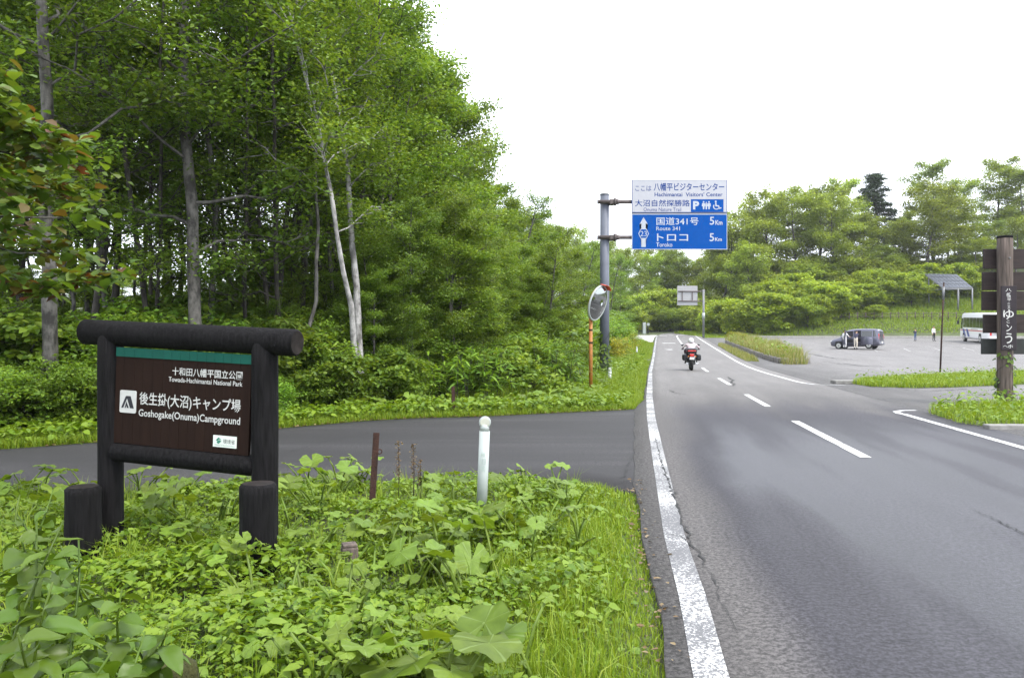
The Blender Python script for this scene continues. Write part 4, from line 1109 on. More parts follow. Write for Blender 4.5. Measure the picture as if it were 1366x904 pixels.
for px, py, s in hand:
    gx_, gy_ = G(px, py)
    gx_, gy_ = gx_, gy_ * 1.0
    Yq = gy_ * .86            # leaves stand above the ground, so the foot lies a little nearer
    Xq = PX(px, Yq)
    if Yq > side_near(Xq) - .1: Yq = float(side_near(Xq)) - .15; Xq = PX(px, Yq)
    if Xq > xa(Yq) - .25: Xq = float(xa(Yq)) - .3
    bm_ = min((((Xq - a) ** 2 + (Yq - b_) ** 2), n_) for a, b_, n_ in BANK_MARKS)[1]
    t = thing('butterbur', 'butterbur plant with big round leaves ' + bm_, 'plant', (Xq, Yq, float(gz(Xq, Yq))), prng.uniform(0, 6.28), 'butterbur ' + bm_)
    for k in range(prng.randint(4, 7)):
        az = prng.uniform(0, 6.28); hh = prng.uniform(.20, .42); sz = s * prng.uniform(.35, 1.0) * .86
        st = put('stalk', STALK, None, t, (prng.uniform(-.07, .07), prng.uniform(-.07, .07), 0), (0, prng.uniform(.05, .45), az), (1, 1, hh))
        tip = Matrix.Rotation(az, 4, 'Z') @ Matrix.Rotation(st.rotation_euler[1], 4, 'Y') @ Vector((.12, 0, hh))
        put('leaf', prng.choice(RL), None, t, Vector(st.location) + tip, (prng.gauss(0, .28), prng.gauss(.12, .28), az + prng.gauss(0, .4)), sz)
# young broad plants across the side road share the build
for px, py in ((545, 548), (500, 552), (460, 556), (700, 545), (640, 548), (735, 541), (575, 545), (775, 538), (800, 528), (815, 520)):
    gx_, gy_ = G(px, py); Yq = max(gy_, float(side_far(PX(px, gy_))) + .5); Xq = PX(px, Yq)
    t = thing('butterbur', 'butterbur plant in the grass strip below the wood', 'plant', (Xq, Yq, float(gz(Xq, Yq))), prng.uniform(0, 6.28), 'butterbur below the wood')
    for k in range(5):
        az = prng.uniform(0, 6.28); hh = prng.uniform(.2, .42)
        st = put('stalk', STALK, None, t, (prng.uniform(-.12, .12), prng.uniform(-.12, .12), 0), (0, prng.uniform(.05, .4), az), (1, 1, hh))
        tip = Matrix.Rotation(az, 4, 'Z') @ Matrix.Rotation(st.rotation_euler[1], 4, 'Y') @ Vector((.12, 0, hh))
        put('leaf', prng.choice(RL), None, t, Vector(st.location) + tip, (prng.gauss(0, .28), prng.gauss(.1, .28), az), prng.uniform(.7, 1.1))

# ------------------------------------------------------------------ knotweed in the near corner: stems with big ovate leaves
def ovate_leaf(seed, L=.16, W=.10):
    g = np.random.default_rng(seed)
    n, m = 7, 5
    P = np.zeros((n, m, 3))
    wv_ = g.uniform(.4, 1.2)
    for i in range(n):
        q = i / (n - 1)
        half = W / 2 * (math.sin(math.pi * q ** .72) ** .85) * (1 - .18 * q) + .0008
        for j in range(m):
            s_ = (j / (m - 1) - .5) * 2
            P[i, j] = (q * L, s_ * half, abs(s_) * half * .30 - L * .30 * q ** 2.2 * wv_ + .006 * math.sin(q * 9 + s_ * 3 + seed) * abs(s_))
    return grid_mesh('leaf', P, 'leaf_knotweed')
OL = [ovate_leaf(s, .15 + .01 * (s % 4), .095 + .008 * (s % 3)) for s in range(6)]
LAB_K = 'arching knotweed with big pointed oval leaves beside the mossy stump'
krng = random.Random(31)
kn = [(PX(px, y), y, h) for px, y, h in ((15, 2.15, 1.02), (70, 2.2, .92), (120, 2.1, .80), (170, 2.25, .74), (40, 2.5, 1.05), (100, 2.55, .95), (150, 2.6, .86), (200, 2.5, .70), (10, 2.9, 1.05), (75, 3.0, .98), (135, 3.05, .88), (25, 2.0, .88), (90, 1.9, .72), (150, 1.95, .62), (20, 3.4, 1.0), (90, 3.5, .9), (-20, 2.4, 1.08), (215, 2.15, .58), (225, 2.75, .62), (200, 2.85, .66), (240, 2.6, .5), (180, 2.9, .74), (60, 1.85, .78))]
for x, y, h in kn:
    t = thing('knotweed', LAB_K, 'plant', (x, y, float(gz(x, y))), krng.uniform(0, 6.28), 'knotweed in the near corner of the bank')
    ln = krng.uniform(.10, .28); s = np.linspace(0, 1, 7)
    p = np.c_[ln * s ** 2, .03 * np.sin(s * 5), h * (s - .10 * s ** 3)]; p[0, 2] = -.06
    put('stem', tube_me('stem', p, np.linspace(.008, .003, 7), 'leaf_knotweed', 6), None, t)
    nl = 19
    for k in range(nl):
        q = .26 + .70 * k / (nl - 1)
        b = [float(np.interp(q, s, p[:, i])) for i in range(3)]
        put('leaf', krng.choice(OL), None, t, b, (krng.gauss(0, .3), krng.gauss(.08, .25), k * 2.55 + krng.gauss(0, .3)), krng.uniform(.45, .92) * (1 - .3 * max(0, q - .85) / .15))
# mossy stump
sv = np.zeros((9, 26, 3)); g = np.random.default_rng(4)
th = np.linspace(0, 6.2832, 26, endpoint=False)
for i, (zz, rr) in enumerate([(-.05, .27), (.06, .24), (.16, .215), (.26, .20), (.36, .19), (.42, .175), (.45, .13), (.455, .07), (.45, .004)]):
    r_ = rr * (1 + .10 * np.sin(th * 5 + .6) + .06 * np.sin(th * 9 + i * .2) + g.normal(0, .02, 26))
    sv[i] = np.c_[np.cos(th) * r_, np.sin(th) * r_, zz + g.normal(0, .008, 26)]
o = put('tree_stump', grid_mesh('tree_stump', sv, 'moss', closed=True), None, None, (PX(222, 3.25), 3.25, float(gz(PX(222, 3.25), 3.25))), (0, 0, 0), (.6, .45, .62))
n = 1500; th = g.uniform(0, 6.28, n); zz = g.uniform(0, .44, n) ; rr_ = np.interp(zz, [0, .16, .36, .45], [.25, .215, .19, .1]) * (1 + .10 * np.sin(th * 5 + .6))
put('moss', tri_mesh('moss', *blades(np.c_[np.cos(th) * rr_, np.sin(th) * rr_, zz - .01], g.uniform(.02, .05, n), .006, g, 1.2), 'moss'), None, o)
tag(o, 'old mossy brown tree stump half hidden among the knotweed leaves', 'stump')

# ================================================================== CAMPGROUND SIGN
cs = thing('campground_sign', 'dark log-framed brown campground sign board on the bank', 'sign', (-2.35, 5.78, 0.0), R(-16.9))
TILT = R(2.55)
def rough_log(name, r, L, axis, mat='log_stain', seed=0, bev=.012):
    g = np.random.default_rng(seed)
    seg, rows_ = 28, 12
    th = np.linspace(0, 2 * np.pi, seg, endpoint=False); s = np.linspace(0, 1, rows_)
    wob = 1 + .018 * np.sin(th * 3 + g.uniform(0, 6)) + .012 * g.normal(0, 1, seg)
    P = []
    for q in [-.001] + list(s) + [1.001]:
        rr = r * wob * (1 + .012 * math.sin(q * 9 + seed))
        if q < 0 or q > 1: rr = rr * .02
        if q in (0., 1.): rr = rr - bev
        P.append(np.c_[np.cos(th) * rr, np.sin(th) * rr, np.full(seg, min(max(q, 0), 1) * L)])
    P.insert(2, np.c_[np.cos(th) * r * wob, np.sin(th) * r * wob, np.full(seg, bev)])
    P.insert(-2, np.c_[np.cos(th) * r * wob, np.sin(th) * r * wob, np.full(seg, L - bev)])
    P = np.array(P)
    if axis == 'X': P = P[..., [2, 0, 1]] - np.array([L / 2, 0, 0])
    me = grid_mesh(name, P, mat, closed=True, smooth_shade=True)
    me.materials.append(M['log_end'])
    c = np.zeros(len(me.polygons) * 3, np.float32); me.polygons.foreach_get('center', c); c = c.reshape(-1, 3)
    a = c[:, 0] + L / 2 if axis == 'X' else c[:, 2]
    end = (a > L - .002) | (a < .002)
    me.polygons.foreach_set('material_index', end.astype(np.int32)); me.polygons.foreach_set('use_smooth', ~end)
    return me
zl, zr = .66 * math.tan(TILT), -.66 * math.tan(TILT)
put('post', rough_log('post', .090, 1.61 + zl + .1, 'Z', seed=1), None, cs, (-.66, .0, -.1))
put('post', rough_log('post', .090, 1.61 + zr + .1, 'Z', seed=2), None, cs, (.66, .0, -.1))
put('top_beam', rough_log('top_beam', .093, 1.82, 'X', seed=3), None, cs, (0.01, 0, 1.615), (0, TILT, 0))
put('lower_beam', rough_log('lower_beam', .075, 1.22, 'X', seed=4), None, cs, (0, -.012, .745), (0, TILT, 0))
rot = Matrix.Rotation(R(-16.9), 3, 'Z')
for px, Y, top in ((110.5, 5.72, 648), (344.6, 5.31, 644)):
    w_ = Vector((PX(px, Y) + 2.35, Y - 5.78, 0)); l_ = rot.transposed() @ w_
    put('stub_post', rough_log('stub_post', .120, PZ(top, Y) + .08, 'Z', seed=int(px), bev=.02), None, cs, (l_.x, l_.y, -.08))
PW, PH = 1.15, .70
panel = put('board', None, None, cs, (0, -.035, 1.165), (0, TILT, 0))
panel.empty_display_size = .1
wds = np.random.default_rng(8).uniform(.8, 1.2, 15); wds = wds / wds.sum() * PW; x = -PW / 2
for w_ in wds:
    put('plank', box_me('plank', w_ - .0008, .028, PH, 'sign_brown', .0010, (x + w_ / 2, np.random.default_rng(int(x * 1e4) + 99999).uniform(-.0008, .0008), 0), 1), None, panel)
    put('teal_strip', box_me('teal_strip', w_ - .0012, .006, PH * .094, 'sign_teal', .0005, (x + w_ / 2, -.0166, PH * (.5 - .047)), 1), None, panel)
    x += w_
def pu(u): return -PW / 2 + .025 + u * (PW - .05)
def pv(v): return PH / 2 - v * PH
YF = -.0176
def ptext(s, u0, u1, v0, v1, mat='print_white', bold=.0, y=YF):
    put('lettering', text_me(s, pu(u0), pu(u1), pv(v1), pv(v0), mat, y=y, bold=bold), None, panel)
ptext('十和田八幡平国立公園', .43, .962, .168, .252, bold=.012)
ptext('Towada-Hachimantai National Park', .404, .964, .270, .319, bold=.012)
ptext('後生掛(大沼)キャンプ場', .178, .957, .448, .598, bold=.012)
ptext('Goshogake(Onuma)Campground', .176, .957, .625, .722, bold=.014)
def rrect(x0, x1, z0, z1, r=.012, n=4):
    pts = []
    for cx, cz, a0 in ((x1 - r, z1 - r, 0), (x0 + r, z1 - r, 90), (x0 + r, z0 + r, 180), (x1 - r, z0 + r, 270)):
        for k in range(n + 1):
            a = R(a0 + 90 * k / n); pts.append((cx + r * math.cos(a), cz + r * math.sin(a)))
    return pts
put('pictogram', poly_me('pictogram', rrect(pu(.022), pu(.154), pv(.676), pv(.442)), .004, 'print_white', y=-.0155), None, panel)
x0, x1, z0, z1 = pu(.036), pu(.138), pv(.625), pv(.50)
def pic(poly, mat='print_black'):
    put('pictogram_mark', poly_me('pictogram_mark', [(x0 + a * (x1 - x0), z0 + b * (z1 - z0)) for a, b in poly], .001, mat, y=-.0198), None, panel)
pic([(0, 0), (.30, .88), (.38, 1.0), (.46, .86), (.32, .45), (.16, 0)])
pic([(.40, 1.0), (.72, 1.0), (1.0, 0), (.70, 0), (.42, .86)])
pic([(.27, 0), (.40, .55), (.60, 0), (.46, 0), (.40, .22), (.36, 0)])
put('sticker', poly_me('sticker', rrect(pu(.762), pu(.937), pv(.938), pv(.822), .003), .003, 'sticker_white', y=-.0155), None, panel)
x0, x1, z0, z1 = pu(.782), pu(.826), pv(.905), pv(.842)
pic([(0, .5), (.4, .95), (.55, 1.0), (1, .6), (.6, .75), (.35, .45)], 'sticker_green')
pic([(.25, .35), (.6, .6), (1, .45), (.6, .05), (.45, 0), (.2, .2)], 'sticker_green')
ptext('環境省', .838, .925, .852, .900, 'print_black', y=-.0195)
ptext('Ministry of the Environment', .777, .925, .912, .928, 'sticker_green', y=-.0195)

# ================================================================== SMALL POSTS ON THE BANK
def delineator(px, Y, ztop, label, lean=0.0, r=.047, text=False):
    X = PX(px, Y); z0 = float(gz(X, Y))
    t = thing('delineator_post', label, 'delineator post', (X, Y, z0), 0)
    t.rotation_euler = (0, lean, 0)
    Hh = ztop - z0
    put('tube', cyl_me('tube', r, r, Hh - .13 + .05, 'white_plastic', 20, at=(0, 0, (Hh - .13 - .05) / 2)), None, t)
    put('neck', cyl_me('neck', r * .9, r * .82, .06, 'white_plastic', 18, at=(0, 0, Hh - .10)), None, t)
    hd = put('reflector_head', cyl_me('reflector_head', .053, .053, .05, 'white_plastic', 22, 'Y', .006, (0, 0, Hh - .053)), None, t)
    put('reflector', cyl_me('reflector', .042, .042, .008, 'reflector', 20, 'Y', .002, (0, -.0275, Hh - .053)), None, hd)
    if text:
        for k, ch in enumerate('秋田県'):
            put('lettering', text_me(ch, -.026, .020, Hh - .36 - k * .062, Hh - .31 - k * .062, 'pale_print', y=-r - .0015), None, t)
    return t
delineator(642, 7.15, PZ(555, 7.15), 'white delineator post standing on the bank at the side road corner', R(2.2), text=True)
delineator(813.5, 27.0, PZ(490, 27.0), 'white delineator post at the foot of the steel sign pole', r=.06)
delineator(849.5, 58, PZ(462, 58), 'small white delineator post far along the grass verge', r=.06)
def rusty(px, Y, py_top, label, lean, w=.055):
    X = PX(px, Y); z0 = float(gz(X, Y)); Hh = PZ(py_top, Y) - z0
    t = thing('steel_stake', label, 'stake', (X, Y, z0 - .05), .4)
    t.rotation_euler = (0, lean, R(20))
    put('flange', box_me('flange', w, .008, Hh + .05, 'rust', .001, (0, 0, (Hh + .05) / 2), 1), None, t)
    put('web', box_me('web', .008, w * .7, Hh + .046, 'rust', .001, (0, w * .35 + .004, (Hh + .046) / 2), 1), None, t)
    put('lug', ring_me('lug', .02, .005, 'rust', 'Y', 14, 6, (w / 2 + .012, 0, Hh * .84)), None, t)
rusty(495, 7.1, 577, 'rusty steel stake on the bank beside the butterbur leaves', R(3.5))
rusty(605.5, 16.9, 515, 'rusty steel stake in the grass strip across the side road', R(-1.5), .075)
X, Y = PX(466, 5.35), 5.35
t = thing('boundary_marker', 'short weathered grey boundary marker among weeds on the bank', 'marker', (X, Y, float(gz(X, Y))), .35)
put('shaft', box_me('shaft', .105, .105, .32, 'wood_grey', .012, (0, 0, .08)), None, t)
put('cap', box_me('cap', .095, .095, .02, 'wood_grey', .006, (0, 0, .249)), None, t)
# dock seed stalks by the stake
for px, top in ((531, 588), (551, 592), (560, 612)):
    Y = 7.6; X = PX(px, Y); z0 = float(gz(X, Y)); Hh = PZ(top, Y) - z0
    t = thing('dock_stalk', 'reddish brown dock seed stalk standing beside the rusty stake', 'plant', (X, Y, z0), 0, 'dock stalks')
    put('stem', tube_me('stem', [(0, 0, -.03), (.01, 0, Hh * .5), (.0, .01, Hh)], [.005, .004, .002], 'rust', 5), None, t)
    g = np.random.default_rng(px); n = 130
    zz = g.uniform(.45, 1.0, n) * Hh
    A, Nn = rand_dirs(g, n, .8)
    put('seed_head', tri_mesh('seed_head', *leaves(np.c_[g.normal(0, .012, n), g.normal(0, .012, n), zz], .022, .014, A, Nn), 'litter'), None, t)

# ================================================================== ROAD SIGN ON ITS POLE
SY = 30.6
sX = PX(806.5, SY)
rs = thing('direction_sign', 'blue and white direction sign on a tall grey steel pole', 'road sign', (sX, SY, float(gz(sX, SY))))
gz0 = float(gz(sX, SY))
def rz(py): return PZ(py, SY) - gz0
def rx(px): return (px - 806.5) * SY / F
put('pole', cyl_me('pole', .182, .172, rz(260) + .3, 'steel_grey', 32, at=(0, 0, (rz(260) - .3) / 2)), None, rs)
put('pole_cap', cyl_me('pole_cap', .186, .16, .05, 'galvanised', 32, at=(0, 0, rz(260) + .02)), None, rs)
for py in (270.5, 317.5):
    arm = put('arm', cyl_me('arm', .075, .075, rx(868) - rx(797), 'arm_brown', 18, 'X', at=((rx(868) + rx(797)) / 2, -.2, rz(py))), None, rs)
    put('clamp', box_me('clamp', .20, .44, .20, 'arm_brown', .03, (rx(815.5), -.06, rz(py))), None, arm)
    put('clamp_flange', cyl_me('clamp_flange', .15, .15, .07, 'arm_brown', 18, 'X', at=(rx(819.5), -.2, rz(py))), None, arm)
    put('clamp_flange', cyl_me('clamp_flange', .12, .075, .16, 'arm_brown', 18, 'X', at=(rx(823.5), -.2, rz(py))), None, arm)
    put('end_cap', cyl_me('end_cap', .085, .085, .05, 'arm_brown', 18, 'X', at=(rx(797), -.2, rz(py))), None, arm)
FYs = -.335
SK = -R(.75)
def sx_(c): return rx(841) + (c - 95) / 1025 * (rx(967) - rx(841))
def sz_(c): return rz(242 + (c - 100) / 8.22)
for nm, m_, c0, c1, th_ in (('white_panel', 'sign_white', 100, 458, .03), ('blue_panel', 'sign_blue', 473, 857, .03)):
    put(nm, box_me(nm, sx_(1120) - sx_(95), th_, sz_(c0) - sz_(c1), m_, .006, ((sx_(95) + sx_(1120)) / 2, FYs + .016, (sz_(c0) + sz_(c1)) / 2), 1), None, rs)
put('panel_rail', box_me('panel_rail', sx_(1118) - sx_(97), .05, sz_(100) - sz_(857) - .02, 'aluminium', .004, ((sx_(95) + sx_(1120)) / 2, FYs + .058, (sz_(100) + sz_(857)) / 2), 1), None, rs)
def frame(c0, c1, m_):
    w = .022; X0, X1, Z1, Z0 = sx_(95), sx_(1120), sz_(c0), sz_(c1); yy_ = FYs - .001
    bm = bmesh.new()
    for a, b_, c_, d_ in ((X0, X1, Z1 - w, Z1), (X0, X1, Z0, Z0 + w), (X0, X0 + w, Z0 + w, Z1 - w), (X1 - w, X1, Z0 + w, Z1 - w)):
        bm.faces.new([bm.verts.new(p) for p in ((a, yy_, c_), (b_, yy_, c_), (b_, yy_, d_), (a, yy_, d_))])
    put('border', bm_mesh(bm, 'border', m_), None, rs)
frame(100, 458, 'sign_blue_text'); frame(473, 857, 'sign_text_white')
def stext(s, c0, c1, r0, r1, m_, bold=.0, y=FYs - .0018):
    put('lettering', text_me(s, sx_(c0), sx_(c1), sz_(r1), sz_(r0), m_, y=y, bold=bold), None, rs)
BT, WT = 'sign_blue_text', 'sign_text_white'
stext('ここは', 133, 305, 166, 222, BT)
stext('八幡平ビジターセンター', 330, 1088, 136, 222, BT, .012)
stext("Hachimantai  Visitors' Center", 340, 1070, 238, 283, BT, .012)
stext('大沼自然探勝路', 130, 718, 318, 391, BT, .008)
stext('Onuma Nature Trail', 222, 625, 404, 443, BT)
stext('国道341号', 360, 812, 507, 593, WT, .008)
stext('Route 341', 358, 612, 608, 651, WT, .006)
stext('トロコ', 365, 700, 684, 766, WT, .012)
stext('Toroko', 358, 530, 781, 829, WT, .006)
stext('5', 932, 980, 503, 589, WT, .01); stext('Km', 992, 1068, 540, 590, WT, .025)
stext('5', 930, 978, 681, 768, WT, .01); stext('Km', 988, 1062, 727, 766, WT, .025)
def mark(poly, m_, y, name='pictogram'):
    bm = bmesh.new(); bm.faces.new([bm.verts.new((sx_(a), y, sz_(b_))) for a, b_ in poly])
    bmesh.ops.triangulate(bm, faces=bm.faces[:])
    return put(name, bm_mesh(bm, name, m_), None, rs)
mark([(730, 450), (1080, 450), (1080, 313), (730, 313)], 'sign_blue', FYs - .0020)
stext('P', 752, 818, 333, 424, WT, .05, FYs - .0036)
def disc(cx, cy, r, n=14): return [(cx + r * math.cos(6.2832 * k / n), cy + r * math.sin(6.2832 * k / n)) for k in range(n)]
ym = FYs - .0036
for cx in (866, 924):
    mark(disc(cx, 343, 9), WT, ym)
    mark([(cx - 16, 356), (cx + 16, 356), (cx + 20, 388), (cx + 9, 392), (cx + 7, 422), (cx - 7, 422), (cx - 9, 392), (cx - 20, 388)], WT, ym)
mark(disc(895, 348, 7), WT, ym); mark([(886, 358), (904, 358), (903, 422), (887, 422)], WT, ym)
mark(disc(996, 338, 10), WT, ym)
mark([(990, 350), (1003, 350), (1006, 378), (1030, 378), (1040, 405), (1056, 400), (1058, 411), (1032, 419), (1022, 391), (992, 391)], WT, ym)
arc = [(1003 + 36 * math.cos(R(a)), 392 + 34 * math.sin(R(a))) for a in range(20, 240, 20)]
mark(arc + [(1003 + 25 * math.cos(R(a)), 392 + 24 * math.sin(R(a))) for a in range(220, 0, -20)], WT, ym)
y1 = FYs - .0020
mark([(198, 830), (245, 830), (245, 575), (268, 585), (222, 508), (178, 585), (198, 575)], WT, y1, 'arrow')
hexo = [(165, 685), (192, 631), (252, 631), (280, 685), (252, 740), (192, 740)]
mark(hexo, WT, y1 - .0012, 'hexagon')
mark([(222 + (a - 222) * .86, 685 + (b_ - 685) * .86) for a, b_ in hexo], 'sign_blue', y1 - .0024, 'hexagon')
stext('23', 188, 256, 658, 714, WT, .0, y1 - .0038)
# vine climbing the pole
def vine(X, Y, z0, r, H, n, seed, label, leaf=.09):
    g = np.random.default_rng(seed)
    t = thing('climbing_vine', label, 'vine', (X, Y, z0))
    th = np.linspace(0, 9, 40)
    p = np.c_[np.cos(th + 3.6) * (r + .012), np.sin(th + 3.6) * (r + .012), np.linspace(-.02, H, 40)]
    put('stem', tube_me('stem', p, np.linspace(.012, .004, 40), 'bark_dark', 5), None, t)
    a = g.uniform(0, 6.28, n); zz = H * g.uniform(0, 1, n) ** 1.3
    k = np.sin(a * 2 + zz * 4) > -.4; a, zz = a[k], zz[k]
    P = np.c_[np.cos(a) * (r + .01), np.sin(a) * (r + .01), zz]
    out = np.c_[np.cos(a), np.sin(a), np.full(len(a), .35)]; out /= np.linalg.norm(out, axis=1, keepdims=True)
    A = np.c_[-np.sin(a) * g.normal(0, .8, len(a)), np.cos(a) * g.normal(0, .8, len(a)), -np.abs(g.normal(.6, .4, len(a)))] + out * .35
    A /= np.linalg.norm(A, axis=1, keepdims=True)
    N = out - A * (A * out).sum(1, keepdims=True); N /= np.linalg.norm(N, axis=1, keepdims=True)
    sz = leaf * g.uniform(.6, 1.4, len(a))
    put('foliage', tri_mesh('foliage', *leaves6(P, sz, sz * .75, A, N, .1, .1), 'leaf_wood'), None, t)
vine(sX, SY, gz0, .185, 1.9, 420, 3, 'dark vine climbing the foot of the grey sign pole', .13)

# ------------------------------------------------------------------ traffic mirror
MY = 22.0; mX = PX(788, MY); mz = float(gz(mX, MY))
tm = thing('traffic_mirror', 'round convex traffic mirror on a slim orange post', 'mirror', (mX, MY, mz))
put('post', cyl_me('post', .052, .052, PZ(420, MY) - mz + .1, 'orange_paint', 18, at=(0, 0, (PZ(420, MY) - mz - .1) / 2)), None, tm)
for py in (440, 457):
    put('band', cyl_me('band', .056, .056, .05, 'rust', 18, at=(0, 0, PZ(py, MY) - mz)), None, tm)
mr_ = .475
hd = put('mirror_head', None, None, tm, (PX(797, MY) - mX, -.12, PZ(404.5, MY) - mz), (R(16), 0, R(57)))
P = []
for k in range(9):
    q = k / 8; th = np.linspace(0, 2 * np.pi, 40, endpoint=False)
    P.append(np.c_[np.cos(th) * mr_ * .96 * q, np.full(40, -.10 * (1 - q ** 2)) - .02, np.sin(th) * mr_ * .96 * q])
put('mirror_face', grid_mesh('mirror_face', np.array(P)[::-1], 'mirror_glass', closed=True), None, hd)
put('rim', ring_me('rim', mr_, .028, 'white_plastic', 'Y', 40, 8), None, hd)
P = []
for k in range(6):
    q = k / 5; P.append(np.c_[np.cos(th) * mr_ * (1 - .0 * q) * (1 if k < 5 else .9), np.full(40, .015 + .03 * q), np.sin(th) * mr_ * (1 if k < 5 else .9)])
P.append(np.c_[np.cos(th) * .01, np.full(40, .09), np.sin(th) * .01])
put('back_shell', grid_mesh('back_shell', np.array(P), 'orange_paint', closed=True), None, hd)
th2 = np.linspace(R(48), R(100), 16)
P = np.stack([np.c_[np.cos(th2) * (mr_ + .035), np.full(16, .03), np.sin(th2) * (mr_ + .035)], np.c_[np.cos(th2) * (mr_ + .045), np.full(16, -.13), np.sin(th2) * (mr_ + .045)], np.c_[np.cos(th2) * (mr_ + .055), np.full(16, -.13), np.sin(th2) * (mr_ + .055)], np.c_[np.cos(th2) * (mr_ + .05), np.full(16, .03), np.sin(th2) * (mr_ + .05)]], 0)
put('hood', grid_mesh('hood', P, 'orange_hood'), None, hd)
put('bracket', tube_me('bracket', [(0, .02, 0), (.0, .10, -.05), (-.06, .12, -.35)], .025, 'orange_paint', 8), None, hd)

# ------------------------------------------------------------------ far sign seen from behind
BY = 106.0; bX = PX(938.5, BY); bz = float(gz(bX, BY))
fs = thing('far_road_sign', 'distant road sign seen from its plain back on a grey pole', 'road sign', (bX, BY, bz))
def fx(px): return (px - 938.5) * BY / F
def fz(py): return PZ(py, BY) - bz
put('pole', cyl_me('pole', .15, .14, fz(386) + .3, 'galvanised', 18, at=(0, 0, (fz(386) - .3) / 2)), None, fs)
put('pole_band', cyl_me('pole_band', .19, .19, .75, 'white_plastic', 18, at=(0, 0, fz(421))), None, fs)
put('panel', box_me('panel', fx(931) - fx(904), .05, fz(381) - fz(407), 'aluminium', .01, ((fx(931) + fx(904)) / 2, .25, (fz(381) + fz(407)) / 2), 1), None, fs)
for py in (388.5, 401.5):
    put('arm', cyl_me('arm', .075, .075, fx(938) - fx(905), 'arm_brown', 12, 'X', at=((fx(938) + fx(905)) / 2, .14, fz(py))), None, fs)
for px in (910.5, 924):
    put('stiffener', box_me('stiffener', .11, .09, fz(388.5) - fz(401.5), 'arm_brown', .01, (fx(px), .175, fz(395)), 1), None, fs)
# winter gate posts on both sides of the road
for px, Y, base_, top_, lab in ((861, 126, 443, 430, 'white barrier gate post beside the pale apron at the far bend'), (971.5, 114, 447, 433, 'white barrier gate post beside the yellow goldenrod planter')):
    X = PX(px, Y); z0 = float(gz(X, Y)); Hh = PZ(top_, Y) - z0
    t = thing('gate_post', lab, 'gate post', (X, Y, z0))
    put('housing', box_me('housing', .50, .45, Hh + .1, 'white_plastic', .05, (-.2, 0, (Hh - .1) / 2)), None, t)
    put('counterweight', cyl_me('counterweight', .24, .24, .16, 'white_plastic', 20, 'Y', .02, (.42, -.05, Hh * .82)), None, t)
    put('strut', box_me('strut', .16, .16, Hh * .72, 'dark_trim_and_shade' if px < 900 else 'white_plastic', .01, (.40, .05, Hh * .36)), None, t)
    put('pivot', cyl_me('pivot', .06, .06, .5, 'galvanised', 12, 'X', at=(.2, -.05, Hh * .82)), None, t)

# ------------------------------------------------------------------ wooden post with boards by the lot entrance
WY = 19.3; wX = PX(1340.5, WY); wz = float(e(WY))
ws = thing('signboard_post', 'weathered round timber post carrying dark wooden sign boards', 'signpost', (wX, WY, wz))
def ax(px): return (px - 1340.5) * WY / F
def az_(py): return PZ(py, WY) - wz
put('post', rough_log('post', .172, az_(317) + .3, 'Z', 'wood_grey', seed=12, bev=.02), None, ws, (0, 0, -.3))
put('post_cap', cyl_me('post_cap', .178, .174, .05, 'log_stain', 28, at=(0, 0, az_(317) + .012)), None, ws)
for k, (p0, p1, m_, x0_) in enumerate(((331, 357.5, 'board_brown', 1318.5), (362, 386.5, 'board_brown', 1317), (387.8, 413.5, 'board_brown', 1316.5), (419, 444, 'board_brown', 1318.5), (451.5, 472.5, 'board_slate', 1316))):
    put('sign_board', box_me('sign_board', ax(1420) - ax(x0_), .07, az_(p0) - az_(p1), m_, .008, ((ax(1420) + ax(x0_)) / 2, .21, (az_(p0) + az_(p1)) / 2), 1), None, ws)
for py in (345, 461):
    put('bolt', cyl_me('bolt', .02, .02, .05, 'galvanised', 10, 'Y', at=(0, -.185, az_(py))), None, ws)
plate = put('name_plate', box_me('name_plate', ax(1349) - ax(1328.5), .035, az_(382) - az_(467), 'plate_plum', .006, (ax(1338.8), -.196, (az_(382) + az_(467)) / 2), 1), None, ws)
def vtext(s, px0, px1, p0, p1):
    put('lettering', text_me(s, ax(px0), ax(px1), az_(p1), az_(p0), 'print_white', y=-.2155, bold=.01), None, plate)
for ch, a, b_, p0, p1 in (('八', 1334, 1342, 385.5, 389.5), ('幡', 1335.5, 1341, 391, 397), ('平', 1336, 1341.5, 398, 402), ('ニ', 1336.5, 1340, 404, 406.5), ('又', 1336.5, 1340.5, 408, 412),
                          ('ゆ', 1331, 1345, 413, 426), ('こ', 1335.5, 1339.5, 427.5, 431), ('ン', 1335, 1342.5, 433, 442), ('う', 1333.5, 1343, 444, 458), ('ヘ', 1330.5, 1337, 460.5, 463), ('ホ', 1337, 1344, 459.5, 464)):
    vtext(ch, a, b_, p0, p1)
vine(wX, WY, wz, .175, 1.3, 160, 9, 'leafy creeper climbing the foot of the timber signpost', .10)

# snow pole on the far island
pX, pY = G(1254, 502)
sp = thing('snow_pole', 'tall thin brown snow pole on the far grass island', 'pole', (pX, pY, float(e(pY))))
sp.rotation_euler = (0, R(2.3), 0)
put('shaft', cyl_me('shaft', .038, .030, 4.1, 'rust', 12, at=(0, 0, 1.95)), None, sp)
put('sleeve', cyl_me('sleeve', .046, .044, .55, 'galvanised', 12, at=(0, 0, 3.55)), None, sp)

